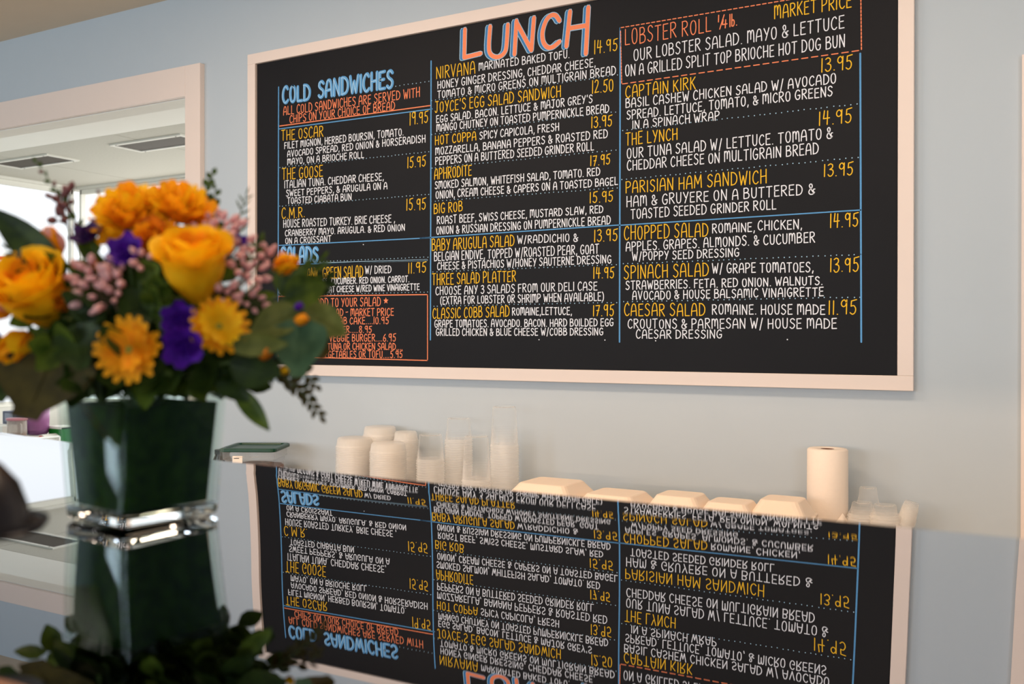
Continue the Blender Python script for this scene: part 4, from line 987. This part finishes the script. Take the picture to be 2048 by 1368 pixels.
blade('eucalyptus_leaf', bp(560, 590, .03), bp(610, 540, .02), .034, green_m, 'leaf rising toward the green salad line of the menu', tipf=.7)
blade('eucalyptus_leaf', bp(540, 610, .04), bp(470, 650, .06), .036, green_d, 'dark leaf behind the orange daisy', tipf=.7)
blade('broad_leaf', bp(110, 690, .085), bp(62, 838, .10), .072, green_br, 'very broad olive leaf at the lower left', tipf=.95, curl=.3, cup=.15, basew=.5)
blade('broad_leaf', bp(30, 690, .07), bp(5, 805, .08), .045, green_d, 'dark leaf at the lower left picture edge', tipf=.8)
blade('broad_leaf', bp(150, 650, .09), bp(175, 740, .10), .045, green_d, 'dark leaf left of the front daisy', tipf=.8)
blade('broad_leaf', bp(280, 560, .09), bp(325, 530, .10), .026, green_m, 'mid green leaf beside the violet flower', tipf=.7)
blade('broad_leaf', bp(300, 600, .085), bp(240, 640, .10), .036, green_d, 'dark green leaf between pink buds and daisy', tipf=.8)
blade('broad_leaf', bp(460, 725, .08), bp(560, 745, .07), .036, green_d, 'dark leaf under the narrow olive leaf', tipf=.6)
blade('strap_leaf', bp(462, 765, .05), bp(545, 860, .06), .018, green_m, 'strap leaf drooping right of the vase with a bright tip', tipf=.45, curl=.3)
blade('strap_leaf', bp(425, 740, .07), bp(500, 800, .07), .022, green_d, 'dark strap leaf above the drooping one')
# sprigs
sprig('boxwood_sprig', [bp(520, 730, .04), bp(570, 755, .03), bp(610, 790, .03), bp(640, 832, .03)], 17, .016, .008, green_br, 'small-leaved sprig trailing down at the right', GR, ang=.8)
sprig('boxwood_sprig', [bp(500, 700, .03), bp(560, 735, .02), bp(620, 790, .01)], 12, .017, .009, green_d, 'dark trailing sprig behind the right one', GR)
sprig('boxwood_sprig', [bp(560, 730, .03), bp(610, 745, .03), bp(632, 770, .03)], 8, .014, .008, green_br, 'short bronze sprig tip beneath the round leaf', GR)
sprig('fine_sprig', [bp(170, 470, .0), bp(140, 430, -.01), bp(112, 380, -.01), bp(74, 326, -.01)], 16, .012, .006, green_m, 'thin sprig rising at the upper left before the vent', GR, buds=mauve, ang=.8)
waxy(bp(128, 398, -.01), facing(-.1, .6, .6), .012, 'brown-pink blossoms high on the upper left sprig', 9, mauve, .0042)
waxy(bp(122, 436, .0), facing(-.3, .5, .6), .011, 'brown-pink blossoms lower on the upper left sprig', 9, mauve, .0042)
sprig('fine_sprig', [bp(235, 470, .0), bp(215, 440, -.01), bp(198, 388, -.01)], 8, .011, .005, green_m, 'thin sprig rising left of the chrysanthemums', GR, buds=mauve)
sprig('fine_sprig', [bp(410, 450, .0), bp(420, 420, -.01), bp(412, 380, -.01), bp(426, 350, -.01)], 11, .014, .009, green_m, 'green sprig with oval leaves in front of the door trim', GR)
sprig('fine_sprig', [bp(430, 470, .0), bp(432, 420, -.01), bp(430, 380, -.01)], 8, .013, .008, green_m, 'green sprig just right of the door trim', GR)
sprig('fine_sprig', [bp(470, 480, .0), bp(480, 430, -.02), bp(492, 390, -.03)], 10, .017, .0026, green_m, 'wispy sprig before the left side of the board frame', GR, ang=.7)
sprig('fern_sprig', [bp(560, 600, .02), bp(605, 560, .02), bp(640, 520, .02)], 16, .022, .007, green_m, 'feathery green sprig over the salads heading', GR, ang=.9)
sprig('fern_sprig', [bp(560, 620, .02), bp(620, 590, .01), bp(650, 560, .01)], 14, .024, .012, green_d, 'bushy dark sprig at the right edge of the bouquet', GR, ang=.9)
sprig('fern_sprig', [bp(300, 640, .09), bp(310, 600, .10), bp(330, 560, .10)], 10, .024, .014, green_m, 'leafy sprig left of the large rose', GR)
sprig('fern_sprig', [bp(100, 600, .07), bp(60, 540, .09), bp(20, 500, .09)], 9, .018, .007, green_d, 'thin dark sprig crossing the left rose', GR)
sprig('fern_sprig', [bp(480, 560, .04), bp(500, 520, .04), bp(520, 480, .03)], 10, .016, .007, green_m, 'green sprig among the right pink buds', GR)
for px, py, d, mat, lab in ((603, 640, .07, yel_o, 'small yellow bud between the two olive leaves'), (598, 613, .07, pur, 'tiny violet bud above the yellow bud'), (530, 708, .09, org, 'orange bud under the narrow olive leaf'), (569, 741, .07, yel, 'little yellow bud at the lower right'), (250, 478, .08, org, 'orange bud by the top violet flower')):
    P = bp(px, py, d); e = flower('flower_bud', P, facing((px-300)/400, .3, .8), lab, 'flower bud', None)
    r = .0075 if px in (603, 530) else .0052
    for q in range(3): part(e, bud_mesh(r, mat), 'petal', Rz(q*2.1) @ Ry(.35) @ Tx((0, 0, -r)))
    add_stem(e, P, .0009)

for px, py, d, rr_, lab in ((215, 545, .07, .016, 'small orange bloom among the pink buds at the left'), (330, 500, .05, .015, 'orange bloom tucked behind the large rose'), (420, 520, .04, .015, 'orange bloom behind the right of the large rose'), (150, 600, .07, .016, 'orange bloom between the two left clusters')):
    alstro(bp(px, py, d), facing((px-300)/300, .5, .8), rr_, lab, org, yel_o)
